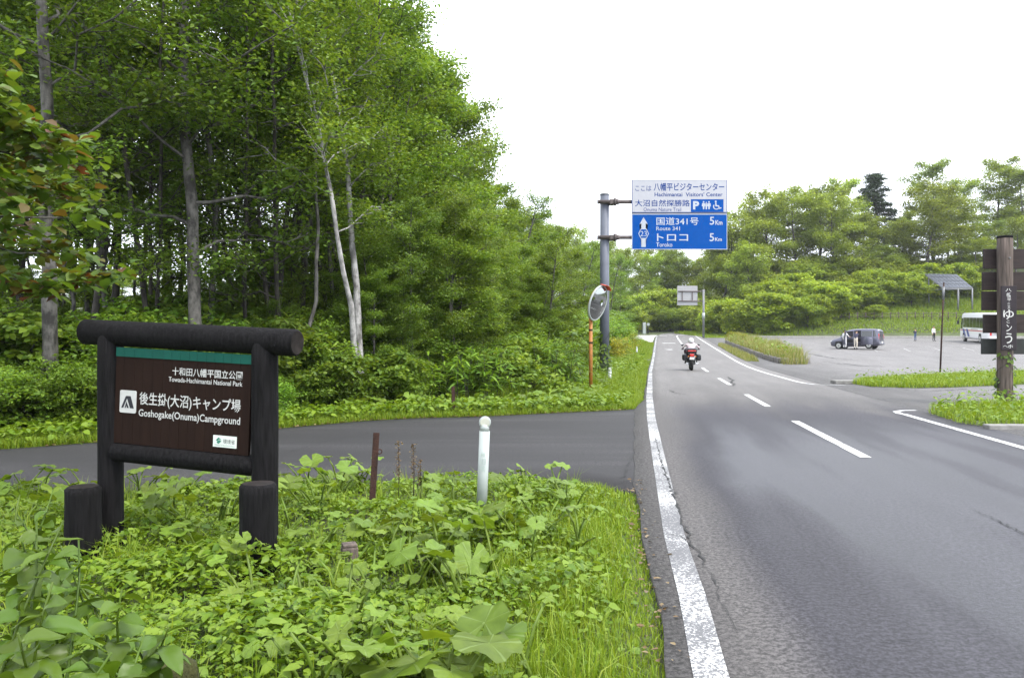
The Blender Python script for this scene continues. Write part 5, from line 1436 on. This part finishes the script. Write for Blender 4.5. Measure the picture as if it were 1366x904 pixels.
# ------------------------------------------------------------------ stone-edged planter
pl = thing('planter_edging', 'row of rough stone blocks edging the grassy roadside planter', 'edging', (near_l[0], near_l[1], float(e(near_l[1]))))
SB = []
for s in range(4):
    g = np.random.default_rng(s); bm = bmesh.new(); bmesh.ops.create_cube(bm, size=1)
    bmesh.ops.scale(bm, vec=(.86, .34, .40), verts=bm.verts)
    bmesh.ops.bevel(bm, geom=bm.edges[:], offset=.05, segments=1, affect='EDGES')
    for v in bm.verts: v.co += Vector(g.normal(0, .014, 3))
    SB.append(bm_mesh(bm, 'stone_block', 'stone'))
pp = np.array(PLs); dd = np.r_[0, np.cumsum(np.linalg.norm(np.diff(pp, axis=0), axis=1))]
k = 0; s = .4
base0 = Vector((near_l[0], near_l[1], float(e(near_l[1]))))
def block(x, y, ang):
    global k
    put('stone_block', SB[k % 4], None, pl, Vector((x, y, float(e(y)) + .15)) - base0, (0, 0, ang + math.sin(k * 5.1) * .05)); k += 1
while s < dd[-1]:
    x, y = np.interp(s, dd, pp[:, 0]), np.interp(s, dd, pp[:, 1]); x2, y2 = np.interp(s + .2, dd, pp[:, 0]), np.interp(s + .2, dd, pp[:, 1])
    block(x - .05, y, math.atan2(y2 - y, x2 - x) if (x2, y2) != (x, y) else 0); s += .90
block(near_l[0] + .38, near_l[1] - .02, .05); block(near_l[0] + 1.15, near_l[1] + .12, .25); block(near_l[0] + 1.75, near_l[1] + .65, 1.1)

# ------------------------------------------------------------------ solar panel on the slope
def hz(X, Y): return float(gz(X, Y))
qY0, qY1 = 114.5, 118.5
A_ = [Vector((PX(1258.5, qY0), qY0, PZ(384.5, qY0))), Vector((PX(1298, qY0), qY0, PZ(384, qY0))), Vector((PX(1276, qY1), qY1, PZ(366, qY1))), Vector((PX(1233, qY1), qY1, PZ(365, qY1)))]
c0 = Vector((sum(v.x for v in A_) / 4, sum(v.y for v in A_) / 4, 0)); c0.z = hz(c0.x, c0.y)
so = thing('solar_array', 'tilted solar panel array on a steel frame above the bus', 'solar panel', c0)
q = [v - c0 for v in A_]
nrm = (q[1] - q[0]).cross(q[3] - q[0]).normalized()
def bil(u, v): return q[0] * (1 - u) * (1 - v) + q[1] * u * (1 - v) + q[2] * u * v + q[3] * (1 - u) * v
NU, NV = 8, 4
for i in range(NU):
    for j in range(NV):
        a = .006
        cor = [bil((i + a * 8) / NU, (j + a * 8) / NV), bil((i + 1 - a * 8) / NU, (j + a * 8) / NV), bil((i + 1 - a * 8) / NU, (j + 1 - a * 8) / NV), bil((i + a * 8) / NU, (j + 1 - a * 8) / NV)]
        bm = bmesh.new(); top = [bm.verts.new(c + nrm * .05) for c in cor]; bot = [bm.verts.new(c + nrm * .02) for c in cor]
        bm.faces.new(top); bm.faces.new(bot[::-1])
        for m_ in range(4): bm.faces.new((top[m_], bot[m_], bot[(m_ + 1) % 4], top[(m_ + 1) % 4]))
        put('solar_module', bm_mesh(bm, 'solar_module', 'solar_cell'), None, so)
bm = bmesh.new(); top = [bm.verts.new(c) for c in q]; bot = [bm.verts.new(c - nrm * .12) for c in q]
bm.faces.new(top); bm.faces.new(bot[::-1])
for m_ in range(4): bm.faces.new((top[m_], bot[m_], bot[(m_ + 1) % 4], top[(m_ + 1) % 4]))
put('panel_frame', bm_mesh(bm, 'panel_frame', 'aluminium'), None, so)
def beam(a, b_, r, mat, name): put(name, tube_me(name, [tuple(a), tuple((Vector(a) + Vector(b_)) / 2), tuple(b_)], r, mat, 8), None, so)
for u, v in ((.0, 0), (.5, 0), (.98, 0), (.03, .8), (.5, .8), (.97, .8)):
    tp = bil(u, v) - nrm * .1; wx, wy = tp.x + c0.x, tp.y + c0.y
    beam((tp.x, tp.y, hz(wx, wy) - c0.z - .2), tp, .11, 'galvanised', 'leg')
for u in (0.0, .98):
    a = bil(u, 0) - nrm * .15; b_ = bil(u, .8); b_ = Vector((b_.x, b_.y, a.z))
    beam(a, b_, .08, 'galvanised', 'brace'); beam(b_, bil(u, .45) - nrm * .12, .07, 'galvanised', 'brace')
beam(bil(0, 0) - nrm * .18, bil(1, 0) - nrm * .18, .09, 'galvanised', 'brace')
# low fence on the bank
fY = 110.5
fe = thing('bank_fence', 'low wooden post and rail fence on the grass bank', 'fence', (PX(1140, fY), fY, hz(PX(1140, fY), fY)))
fb = Vector(fe.location); prev = None
for px in range(1100, 1320, 11):
    X = PX(px, fY); Z = hz(X, fY)
    put('post', cyl_me('post', .07, .065, 1.2, 'wood_grey', 10, at=(0, 0, .5)), None, fe, Vector((X, fY, Z)) - fb)
    if prev:
        for hh in (.5, .9):
            put('rail', tube_me('rail', [prev + Vector((0, -.07, hh)) - fb, (prev + Vector((X, fY, Z))) / 2 + Vector((0, -.07, hh)) - fb, Vector((X, fY - .07, Z + hh)) - fb], .04, 'wood_grey', 6), None, fe)
    prev = Vector((X, fY, Z))

# ================================================================== PEOPLE
def person(name, label, loc, heading, joints, cols, scale=1.0, hair=True, group=None, cat='person', rotx=0.0):
    """one continuous skinned body; +Y local is forward"""
    J = dict(pelvis=(0, 0, .95), waist=(0, 0, 1.10), chest=(0, .0, 1.34), neck=(0, 0, 1.48), chin=(0, .015, 1.56), head=(0, .01, 1.64), crown=(0, .0, 1.70), nose=(0, .095, 1.615))
    for s, sg in (('l', -1), ('r', 1)):
        J.update({'sh' + s: (.17 * sg, 0, 1.42), 'el' + s: (.23 * sg, -.02, 1.14), 'wr' + s: (.24 * sg, .06, .90), 'pa' + s: (.24 * sg, .08, .83),
                  'hp' + s: (.09 * sg, 0, .90), 'kn' + s: (.10 * sg, .02, .50), 'an' + s: (.10 * sg, -.02, .09), 'to' + s: (.12 * sg, .15, .04)})
    J.update(joints)
    rad = dict(pelvis=.135, waist=.12, chest=.145, neck=.055, chin=.07, head=.088, crown=.075, nose=.018, sh=.068, el=.046, wr=.032, pa=.036, hp=.092, kn=.058, an=.042, to=.038, fi=.0095)
    edges = [('pelvis', 'waist'), ('waist', 'chest'), ('chest', 'neck'), ('neck', 'chin'), ('chin', 'head'), ('head', 'crown'), ('head', 'nose')]
    for s in 'lr':
        edges += [('chest', 'sh' + s), ('sh' + s, 'el' + s), ('el' + s, 'wr' + s), ('wr' + s, 'pa' + s), ('pelvis', 'hp' + s), ('hp' + s, 'kn' + s), ('kn' + s, 'an' + s), ('an' + s, 'to' + s)]
        d = (Vector(J['pa' + s]) - Vector(J['wr' + s])).normalized(); sd_ = Vector((0, 1, 0)) - d * d.y
        sd_ = sd_.normalized() if sd_.length > .1 else Vector((1, 0, 0))
        for k, (off, ln) in enumerate(((.036, .05), (.028, .085), (.010, .095), (-.010, .09), (-.028, .07))):
            J[f'fi{s}{k}'] = tuple(Vector(J['pa' + s]) + sd_ * off * (1.6 if k == 0 else 1.15) + d * ln)
            edges.append(('pa' + s, f'fi{s}{k}'))
    keys = list(J); idx = {k_: i for i, k_ in enumerate(keys)}
    me = bpy.data.meshes.new('skeleton')
    me.from_pydata([J[k_] for k_ in keys], [(idx[a], idx[b_]) for a, b_ in edges], [])
    ob = bpy.data.objects.new('skeleton', me); COL.objects.link(ob)
    md = ob.modifiers.new('skin', 'SKIN'); md.use_smooth_shade = True
    for i, k_ in enumerate(keys):
        r_ = rad.get(k_, rad.get(k_[:2], .05))
        sv_ = me.skin_vertices[0].data[i]
        sv_.radius = (r_ * (1.25 if k_ in ('chest', 'pelvis', 'waist') else 1), r_ * (.85 if k_ in ('chest', 'waist') else 1))
        sv_.use_root = (k_ == 'pelvis')
    sub = ob.modifiers.new('sub', 'SUBSURF'); sub.levels = 1; sub.render_levels = 1
    dg = bpy.context.evaluated_depsgraph_get()
    body = bpy.data.meshes.new_from_object(ob.evaluated_get(dg)); body.name = 'body'
    bpy.data.objects.remove(ob)
    body.materials.clear()
    for c in ('shirt', 'trousers', 'skin', 'shoe'): body.materials.append(M[cols[c]])
    region = {}
    for k_ in keys:
        b_ = k_[:2]
        region[k_] = 1 if b_ in ('hp', 'kn') or k_ == 'pelvis' else 3 if b_ in ('an', 'to') else 0
        if k_ in ('neck', 'chin', 'head', 'crown', 'nose') or b_ in ('wr', 'pa', 'fi'): region[k_] = 2
        if b_ == 'el' and cols.get('short'): region[k_] = 2
    KP = np.array([J[k_] for k_ in keys]); KR = np.array([region[k_] for k_ in keys])
    # denser samples along the bones
    S, SR = [], []
    for a, b_ in edges:
        for f in np.linspace(0, 1, 6):
            S.append(np.array(J[a]) * (1 - f) + np.array(J[b_]) * f); SR.append(region[a] if f < .62 else region[b_])
    S = np.array(S); SR = np.array(SR)
    c = np.zeros(len(body.polygons) * 3, np.float32); body.polygons.foreach_get('center', c); c = c.reshape(-1, 3)
    near = SR[np.argmin(((c[:, None] - S[None]) ** 2).sum(-1), 1)]
    body.polygons.foreach_set('material_index', near.astype(np.int32)); body.polygons.foreach_set('use_smooth', np.ones(len(body.polygons), bool))
    t = thing(name, label, cat, loc, heading, group); t.scale = (scale,) * 3
    put('body', body, None, t)
    hc = Vector(J['head'])
    if hair:
        bm = bmesh.new(); bmesh.ops.create_uvsphere(bm, u_segments=18, v_segments=12, radius=1)
        bmesh.ops.delete(bm, geom=[v for v in bm.verts if v.co.z < -.25 + .9 * max(0, v.co.y)], context='VERTS')
        bmesh.ops.scale(bm, vec=(.105, .118, .125), verts=bm.verts); bmesh.ops.translate(bm, vec=hc + Vector((0, -.012, .03)), verts=bm.verts)
        put('hair', bm_mesh(bm, 'hair', 'hair', True), None, t)
    return t, hc

# two people standing in the lot
P1 = G(1221, 455.0); P2 = G(1245.5, 455.3)
person('person', 'person in dark top and blue jeans standing on the lot by the kerb', (P1[0], P1[1], float(e(P1[1])) + .012), R(10), dict(elr=(.27, .08, 1.16), wrr=(.16, .22, 1.12), par=(.13, .28, 1.14), ell=(-.27, .08, 1.16), wrl=(-.14, .22, 1.14), pal=(-.11, .28, 1.16)),
       dict(shirt='cloth_navy', trousers='cloth_jean', skin='skin', shoe='shoe'), .82)
person('person', 'person in white shirt and black trousers standing near the bus', (P2[0], P2[1], float(e(P2[1])) + .012), R(-160), dict(knl=(-.12, .03, .5), anl=(-.14, 0, .09), tol=(-.17, .16, .04)),
       dict(shirt='cloth_white', trousers='cloth_dark', skin='skin', shoe='shoe'), .98)

# ================================================================== VAN
def loft(stations, mat, name, closed_ends=True):
    P = np.array(stations)
    return P
def car_section(x, zb, zbelt, zt, hb, ht, n=7):
    """right half then mirrored: bottom centre -> side -> roof centre"""
    pts = [(0, zb), (hb * .80, zb), (hb * .97, zb + .07), (hb, zb + .25), (hb, (zb + zbelt) / 2 + .1), (hb * .985, zbelt), (ht + (hb - ht) * .35, zbelt + (zt - zbelt) * .6), (ht, zt - .07), (ht - .10, zt - .012), (0, zt)]
    full = [(y, z) for y, z in pts] + [(-y, z) for y, z in pts[::-1][1:-1]]
    return [(x, y, z) for y, z in full]
vy0 = 70.8
vX, vY = PX(1143, vy0 + .6), vy0 + .6
van = thing('minivan', 'dark grey minivan with its front and sliding doors open', 'van', (vX, vY, float(e(vY)) + .012), 0)
van.rotation_euler = (R(1.3), R(1.2), R(180 - 40))
Ls = 4.15
st = []
for x, zb, zbelt, zt, hb, ht in [(-2.08, .45, .98, 1.45, .70, .55), (-2.06, .34, 1.0, 1.60, .79, .62), (-1.95, .28, 1.0, 1.71, .83, .66), (-1.4, .24, 1.0, 1.76, .85, .68), (-.5, .22, .99, 1.78, .85, .69), (.2, .22, .97, 1.75, .85, .68), (.62, .22, .96, 1.64, .85, .66), (.95, .22, .95, 1.40, .85, .66), (1.22, .22, .93, 1.12, .845, .70), (1.34, .22, .90, 1.02, .84, .74), (1.75, .24, .82, .92, .81, .70), (1.98, .28, .72, .80, .74, .60), (2.07, .36, .62, .68, .62, .50)]:
    st.append(car_section(x, zb, zbelt, zt, hb, ht))
Pv = np.array(st)
def ends(P):
    a = np.repeat(P[0].mean(0)[None], P.shape[1], 0); b_ = np.repeat(P[-1].mean(0)[None], P.shape[1], 0)
    return np.concatenate([a[None], P, b_[None]], 0)
body = put('body', grid_mesh('body', ends(Pv)[::-1], 'van_paint', closed=True), None, van)
def hw_at(x, z):
    """half width of the body side at x, z"""
    xs = Pv[:, 0, 0]; i = int(np.clip(np.searchsorted(xs, x) - 1, 0, len(xs) - 2)); f = (x - xs[i]) / (xs[i + 1] - xs[i])
    sec = Pv[i, :10] * (1 - f) + Pv[i + 1, :10] * f
    zz, yy_ = sec[1:, 2], sec[1:, 1]
    return float(np.interp(z, zz, yy_))
def side_panel(name, outline, mat, off=.006, sgn=1, parent=van, nx=8, nz=4):
    """patch on the body side: outline = (x0,x1 at bottom), (x0,x1 at top), z0, z1"""
    (xb0, xb1), (xt0, xt1), z0, z1 = outline
    P = np.zeros((nz, nx, 3))
    for i in range(nz):
        f = i / (nz - 1); z = z0 + (z1 - z0) * f
        for j in range(nx):
            g_ = j / (nx - 1); x = (xb0 + (xt0 - xb0) * f) * (1 - g_) + (xb1 + (xt1 - xb1) * f) * g_
            P[i, j] = (x, sgn * (hw_at(x, z) + off), z)
    if sgn > 0: P = P[:, ::-1]
    return put(name, grid_mesh(name, P, mat, smooth_shade=True), None, parent)
for sg in (1, -1):
    side_panel('window', ((-1.85, -1.05), (-1.75, -1.05), 1.05, 1.58), 'dark_glass', .006, sg)
    side_panel('window', ((.98, 1.22), (.72, .74), .98, 1.30), 'dark_glass', .006, sg)
    if sg < 0:
        side_panel('window', ((-.98, -.05), (-.98, -.05), 1.03, 1.60), 'dark_glass', .006, sg)
        side_panel('window', ((.02, .92), (.02, .62), 1.03, 1.55), 'dark_glass', .006, sg)
# near side: dark sheets paint the cabin shade of two openings, slid and swung doors
side_panel('opening_shade', ((.05, 1.02), (.05, .60), .40, 1.58), 'dark_trim_and_shade', .008, 1)
side_panel('opening_shade', ((-.75, -.02), (-.75, -.02), .36, 1.62), 'dark_trim_and_shade', .008, 1)
def door(name, w0, w1, wt0, wt1, z0, z1, zbelt, loc, rotz, curve=.07):
    P = []
    for z, a, b_, y in ((z0, w0, w1, -.02), ((z0 + zbelt) / 2, w0, w1, 0.0), (zbelt, w0, w1, -.015), (z1, wt0, wt1, -.14)):
        P.append([(a, y, z), ((a + b_) / 2, y + .015, z), (b_, y, z)])
    P = np.array(P, float)
    d_ = put(name, grid_mesh(name, P[:, ::-1], 'van_paint'), None, van, loc, (0, 0, rotz))
    sol = np.concatenate([P[:, ::-1], P[:, ::-1][:, ::-1] - np.array([0, .06, 0])], 1)
    d_.data = grid_mesh(name, sol, 'van_paint', closed=True, smooth_shade=False)
    f0 = (1.04 - zbelt) / (z1 - zbelt) if z1 > zbelt else 0
    wp = []
    for f in (.08, .5, .88):
        z = zbelt + (z1 - zbelt) * f; y = -.015 - .125 * f + .02
        a = w0 + (wt0 - w0) * f + .06; b_ = w1 + (wt1 - w1) * f - .06
        wp.append([(a, y, z), ((a + b_) / 2, y + .012, z), (b_, y, z)])
    put('pane', grid_mesh('pane', np.array(wp)[:, ::-1], 'dark_glass'), None, d_)
    put('handle', box_me('handle', .16, .03, .03, 'rim_silver', .01, (w0 + .16, .02, zbelt - .10)), None, d_)
    return d_
door('sliding_door', -.5, .5, -.5, .5, .36, 1.62, 1.0, (-1.12, .955, 0), 0)
door('front_door', -.98, .0, -.98, -.40, .36, 1.56, .98, (1.02, .87, 0), R(-58))
def wheel(parent, x, y, r=.31, w=.19, axis='Y'):
    t_ = put('wheel', cyl_me('wheel', r, r, w, 'tyre', 28, axis, .03, (0, 0, 0)), None, parent, (x, y, r))
    sgn = 1 if y > 0 else -1
    put('rim', cyl_me('rim', r * .66, r * .60, .02, 'rim_silver', 24, axis, .005, (0, sgn * (w / 2 + .006), 0)), None, t_)
    put('hub', cyl_me('hub', r * .16, r * .14, .02, 'galvanised', 12, axis, 0, (0, sgn * (w / 2 + .022), 0)), None, t_)
    return t_
for x in (1.30, -1.25):
    for sg in (1, -1):
        side_panel('wheel_arch', ((x - .40, x + .40), (x - .25, x + .25), .25, .70), 'dark_trim_and_shade', .005, sg)
        wheel(van, x, sg * .775)
put('rear_window', box_me('rear_window', .02, 1.15, .50, 'dark_glass', .008, (-2.073, 0, 1.30)), None, van).rotation_euler = (0, 0, 0)
for sg in (1, -1):
    put('tail_lamp', box_me('tail_lamp', .06, .14, .46, 'lamp_red', .02, (-2.05, sg * .68, 1.05)), None, van)
    put('headlamp', box_me('headlamp', .30, .16, .16, 'lamp_clear', .05, (1.90, sg * .62, .70)), None, van)
    put('door_mirror', ball_me('door_mirror', .07, .11, .09, 'van_paint', (.95, sg * .98, 1.02), 12, 8), None, van)
put('bumper', box_me('bumper', .12, 1.5, .22, 'van_paint', .05, (-2.07, 0, .46)), None, van)
put('number_plate', box_me('number_plate', .015, .33, .165, 'lamp_clear', .004, (-2.137, 0, .56)), None, van)
Pw = np.array([[(1.24, -.62, 1.11), (1.245, 0, 1.13), (1.24, .62, 1.11)], [(.97, -.58, 1.395), (.98, 0, 1.42), (.97, .58, 1.395)], [(.68, -.54, 1.62), (.69, 0, 1.64), (.68, .54, 1.62)]])
put('windscreen', grid_mesh('windscreen', Pw + np.array([.012, 0, .012]), 'dark_glass'), None, van)
# people at the van
vm = Matrix.Translation(van.location) @ van.rotation_euler.to_matrix().to_4x4()
def vloc(x, y):
    p = vm @ Vector((x, y, 0)); return (p.x, p.y, float(e(p.y)) + .012)
vh = R(180 - 40)
person('person', 'person in white clothes standing at the open front door of the van', vloc(.62, 1.30), vh + R(160), dict(elr=(.25, .18, 1.20), wrr=(.2, .40, 1.12), par=(.19, .47, 1.12)), dict(shirt='cloth_white', trousers='cloth_white', skin='skin', shoe='shoe'), .97)
person('person', 'person in dark shirt and cream trousers leaning into the sliding door', vloc(-.28, 1.22), vh + R(178), dict(chest=(0, .10, 1.32), neck=(0, .17, 1.45), chin=(0, .20, 1.52), head=(0, .22, 1.60), crown=(0, .23, 1.66), nose=(0, .31, 1.57),
       shl=(-.17, .13, 1.39), shr=(.17, .13, 1.39), ell=(-.22, .34, 1.22), elr=(.22, .34, 1.22), wrl=(-.2, .52, 1.12), wrr=(.2, .52, 1.12), pal=(-.2, .59, 1.10), par=(.2, .59, 1.10)), dict(shirt='cloth_navy', trousers='cloth_cream', skin='skin', shoe='shoe'), .97)

# ================================================================== COACH
hd_ = Vector((.29, .957, 0)).normalized(); rv = Vector((.957, -.29, 0)).normalized()
rl = Vector((PX(1318, 82), 82, 0)); bc = rl + hd_ * 6 + rv * 1.225
bus = thing('coach', 'white coach with red line and slanted blue stripes parked beyond the signboards', 'bus', (bc.x, bc.y, float(e(bc.y)) + .012))
bus.rotation_euler = (0, -R(1.7), math.atan2(hd_.y, hd_.x))
bst = []
for x, zb, zt, hb, ht in [(-6.0, .55, 3.05, 1.12, 1.0), (-5.9, .42, 3.18, 1.20, 1.08), (-5.6, .38, 3.24, 1.225, 1.12), (0, .36, 3.25, 1.225, 1.13), (4.7, .36, 3.24, 1.225, 1.12), (5.3, .36, 3.14, 1.225, 1.10), (5.65, .36, 2.85, 1.22, 1.06), (5.85, .36, 2.2, 1.20, 1.08), (5.97, .40, 1.3, 1.16, 1.10), (6.0, .50, .9, 1.08, 1.04)]:
    bst.append(car_section(x, zb, min(1.55, zt - .25), zt, hb, ht))
Pb = np.array(bst)
put('body', grid_mesh('body', ends(Pb)[::-1], 'bus_white', closed=True), None, bus)
Pv_keep = Pv; Pv = Pb
for sg in (1, -1):
    for i in range(7):
        x0_ = -5.4 + i * 1.42
        side_panel('window', ((x0_, x0_ + 1.38), (x0_, x0_ + 1.38), 1.62, 2.72), 'dark_glass', .008, sg, bus, 4, 4)
    side_panel('window', ((4.60, 5.75), (4.60, 5.40), 1.45, 2.66), 'dark_glass', .008, sg, bus, 5, 4)
    side_panel('red_line', ((-5.9, 5.6), (-5.9, 5.6), 1.26, 1.36), 'bus_red', .006, sg, bus, 16, 2)
    for x0_ in (2.9, 1.3):
        side_panel('blue_stripe', ((x0_, x0_ + .85), (x0_ + .95, x0_ + 1.8), .62, 1.45), 'bus_blue', .010, sg, bus, 4, 4)
    side_panel('lettering_band', ((-2.0, 1.0), (-2.0, 1.0), 1.43, 1.50), 'cloth_grey', .007, sg, bus, 4, 2)
    for x in (3.9, -2.9):
        side_panel('wheel_arch', ((x - .62, x + .62), (x - .45, x + .45), .37, 1.05), 'dark_trim_and_shade', .006, sg, bus)
        wheel(bus, x, sg * 1.10, .48, .28)
    put('tail_lamp', box_me('tail_lamp', .05, .18, .42, 'lamp_red', .02, (-5.99, sg * .98, 1.10)), None, bus)
    put('mirror', box_me('mirror', .14, .22, .42, 'dark_trim_and_shade', .04, (6.30, sg * 1.32, 2.15)), None, bus)
    put('mirror_arm', tube_me('mirror_arm', [(5.55, sg * 1.08, 2.75), (6.1, sg * 1.22, 2.72), (6.30, sg * 1.32, 2.38)], .03, 'dark_trim_and_shade', 8), None, bus)
put('rear_window', box_me('rear_window', .03, 1.8, .75, 'dark_glass', .01, (-6.0, 0, 2.25)), None, bus)
put('bumper', box_me('bumper', .15, 2.2, .35, 'bus_white', .05, (-6.0, 0, .62)), None, bus)
Pw = np.array([[(6.0, -1.0, 1.0), (6.06, 0, 1.0), (6.0, 1.0, 1.0)], [(5.90, -1.03, 2.0), (5.95, 0, 2.0), (5.90, 1.03, 2.0)], [(5.62, -1.0, 2.9), (5.68, 0, 2.92), (5.62, 1.0, 2.9)]])
put('windscreen', grid_mesh('windscreen', Pw + np.array([.02, 0, 0]), 'dark_glass'), None, bus)
Pv = Pv_keep

# ================================================================== MOTORCYCLE AND RIDER
mo = G(922.5, 494.6)
mY_ = mo[1]; mX_ = mo[0]
MH = -R(9.9)
bike = thing('motorcycle', 'black touring motorcycle with panniers riding away along the main road', 'motorcycle', (mX_, mY_, float(e(mY_)) + .018), MH)
def bp(name, me, parent=bike): return put(name, me, None, parent)
# +Y forward, rear wheel at y=0
for y, w, nm in ((0, .085, 'wheel'), (1.50, .06, 'wheel')):
    t_ = bp('wheel', ring_me('wheel', .315 - w, w, 'tyre', 'X', 32, 12, (0, y, .315)))
    put('rim', ring_me('rim', .315 - w * 1.85, .025, 'rim_silver', 'X', 28, 6, (0, y, .315)), None, t_)
    put('hub', cyl_me('hub', .06, .06, .14, 'galvanised', 14, 'X', .01, (0, y, .315)), None, t_)
    for a in range(5):
        put('spoke', tube_me('spoke', [(0, y, .315), (0, y + .08 * math.cos(a * 1.257), .315 + .08 * math.sin(a * 1.257)), (0, y + .16 * math.cos(a * 1.257), .315 + .16 * math.sin(a * 1.257))], .016, 'galvanised', 6), None, t_)
bp('swing_arm', box_me('swing_arm', .28, .62, .06, 'galvanised', .02, (0, .30, .35)))
bp('engine', box_me('engine', .44, .50, .36, 'moto_black', .06, (0, .74, .46)))
bp('frame', box_me('frame', .26, 1.0, .12, 'moto_black', .03, (0, .55, .70)))
bp('fuel_tank', ball_me('fuel_tank', .19, .32, .17, 'moto_plum', (0, .86, .90), 18, 12))
bp('seat', box_me('seat', .32, .75, .10, 'moto_black', .045, (0, .28, .81)))
bp('rear_fender', box_me('rear_fender', .16, .46, .16, 'moto_black', .04, (0, -.20, .66)))
bp('tail_lamp', box_me('tail_lamp', .21, .08, .14, 'lamp_red', .03, (0, -.42, .765)))
pt = bp('number_plate', box_me('number_plate', .22, .012, .12, 'lamp_clear', .004, (0, -.475, .615)))
bp('plate_bracket', box_me('plate_bracket', .16, .05, .20, 'moto_black', .01, (0, -.44, .60)))
for sg in (-1, 1):
    bp('pannier', box_me('pannier', .25, .50, .33, 'moto_black', .09, (sg * .335, -.05, .66), 3))
    bp('exhaust', cyl_me('exhaust', .055, .045, .60, 'rim_silver', 16, 'Y', .01, (sg * .22, -.05, .36)))
    bp('indicator', ball_me('indicator', .035, .03, .028, 'lamp_amber', (sg * .17, -.44, .71), 10, 8))
    bp('mirror', ball_me('mirror', .075, .02, .05, 'moto_black', (sg * .40, 1.18, 1.26), 12, 8))
    bp('mirror_stem', tube_me('mirror_stem', [(sg * .26, 1.16, 1.06), (sg * .34, 1.18, 1.16), (sg * .40, 1.18, 1.25)], .009, 'moto_black', 6))
    bp('fork', tube_me('fork', [(sg * .10, 1.50, .32), (sg * .10, 1.32, .75), (sg * .10, 1.20, 1.02)], .028, 'rim_silver', 8))
    bp('foot_peg', cyl_me('foot_peg', .018, .018, .12, 'moto_black', 8, 'X', 0, (sg * .27, .50, .36)))
    bp('grip', cyl_me('grip', .020, .020, .14, 'tyre', 10, 'X', 0, (sg * .40, 1.02, 1.04)))
bp('top_case', box_me('top_case', .50, .36, .27, 'moto_black', .085, (0, -.28, .985), 3))
bp('top_case_reflector', box_me('top_case_reflector', .40, .02, .06, 'lamp_red', .008, (0, -.462, .985)))
bp('luggage_rack', box_me('luggage_rack', .26, .34, .03, 'galvanised', .01, (0, -.26, .84)))
bp('handlebar', tube_me('handlebar', [(-.46, 1.0, 1.04), (-.30, 1.10, 1.04), (0, 1.18, 1.02), (.30, 1.10, 1.04), (.46, 1.0, 1.04)], .013, 'galvanised', 8))
bp('fairing', ball_me('fairing', .33, .24, .30, 'moto_plum', (0, 1.36, .92), 18, 12))
bp('front_fender', box_me('front_fender', .13, .42, .05, 'moto_plum', .02, (0, 1.50, .665)))
bp('windscreen', box_me('windscreen', .36, .02, .26, 'dark_glass', .008, (0, 1.36, 1.22)))
rd, hc = person('person', 'motorcycle rider in white helmet and pale pink jacket', (mX_, mY_, float(e(mY_)) + .018), MH,
    dict(pelvis=(0, .30, .92), waist=(0, .32, 1.06), chest=(0, .40, 1.25), neck=(0, .45, 1.35), chin=(0, .48, 1.40), head=(0, .49, 1.45), crown=(0, .49, 1.49), nose=(0, .57, 1.44),
         hpl=(-.12, .34, .90), hpr=(.12, .34, .90), knl=(-.27, .78, .78), knr=(.27, .78, .78), anl=(-.27, .48, .42), anr=(.27, .48, .42), tol=(-.29, .64, .385), tor=(.29, .64, .385),
         shl=(-.19, .42, 1.30), shr=(.19, .42, 1.30), ell=(-.39, .64, 1.14), elr=(.39, .64, 1.14), wrl=(-.40, .93, 1.07), wrr=(.40, .93, 1.07), pal=(-.40, 1.0, 1.075), par=(.40, 1.0, 1.075)),
    dict(shirt='cloth_pink', trousers='cloth_dark', skin='cloth_dark', shoe='shoe'), 1.0, hair=False)
put('helmet', ball_me('helmet', .135, .155, .145, 'helmet_white', hc + Vector((0, .0, .025)), 22, 14), None, rd)
put('helmet_band', ring_me('helmet_band', .118, .020, 'moto_black', 'Z', 26, 6, hc + Vector((0, .0, -.075))), None, rd)

# ------------------------------------------------------------------ the air itself
hm = bpy.data.materials.new('haze_air'); hm.use_nodes = True
ht = hm.node_tree; ht.nodes.clear()
ho = ht.nodes.new('ShaderNodeOutputMaterial'); hv = ht.nodes.new('ShaderNodeVolumePrincipled')
hv.inputs['Color'].default_value = (.93, .95, 1, 1); hv.inputs['Density'].default_value = 0.00020; hv.inputs['Anisotropy'].default_value = 0.2
ht.links.new(hv.outputs[0], ho.inputs['Volume'])
hb = put('haze', box_me('haze', 2100, 1660, 60, None, 0, (50, 740, 24)), None); hb.data.materials.append(hm)
tag(hb, 'thin pale haze filling the air over the road and woods', 'haze', kind='stuff')
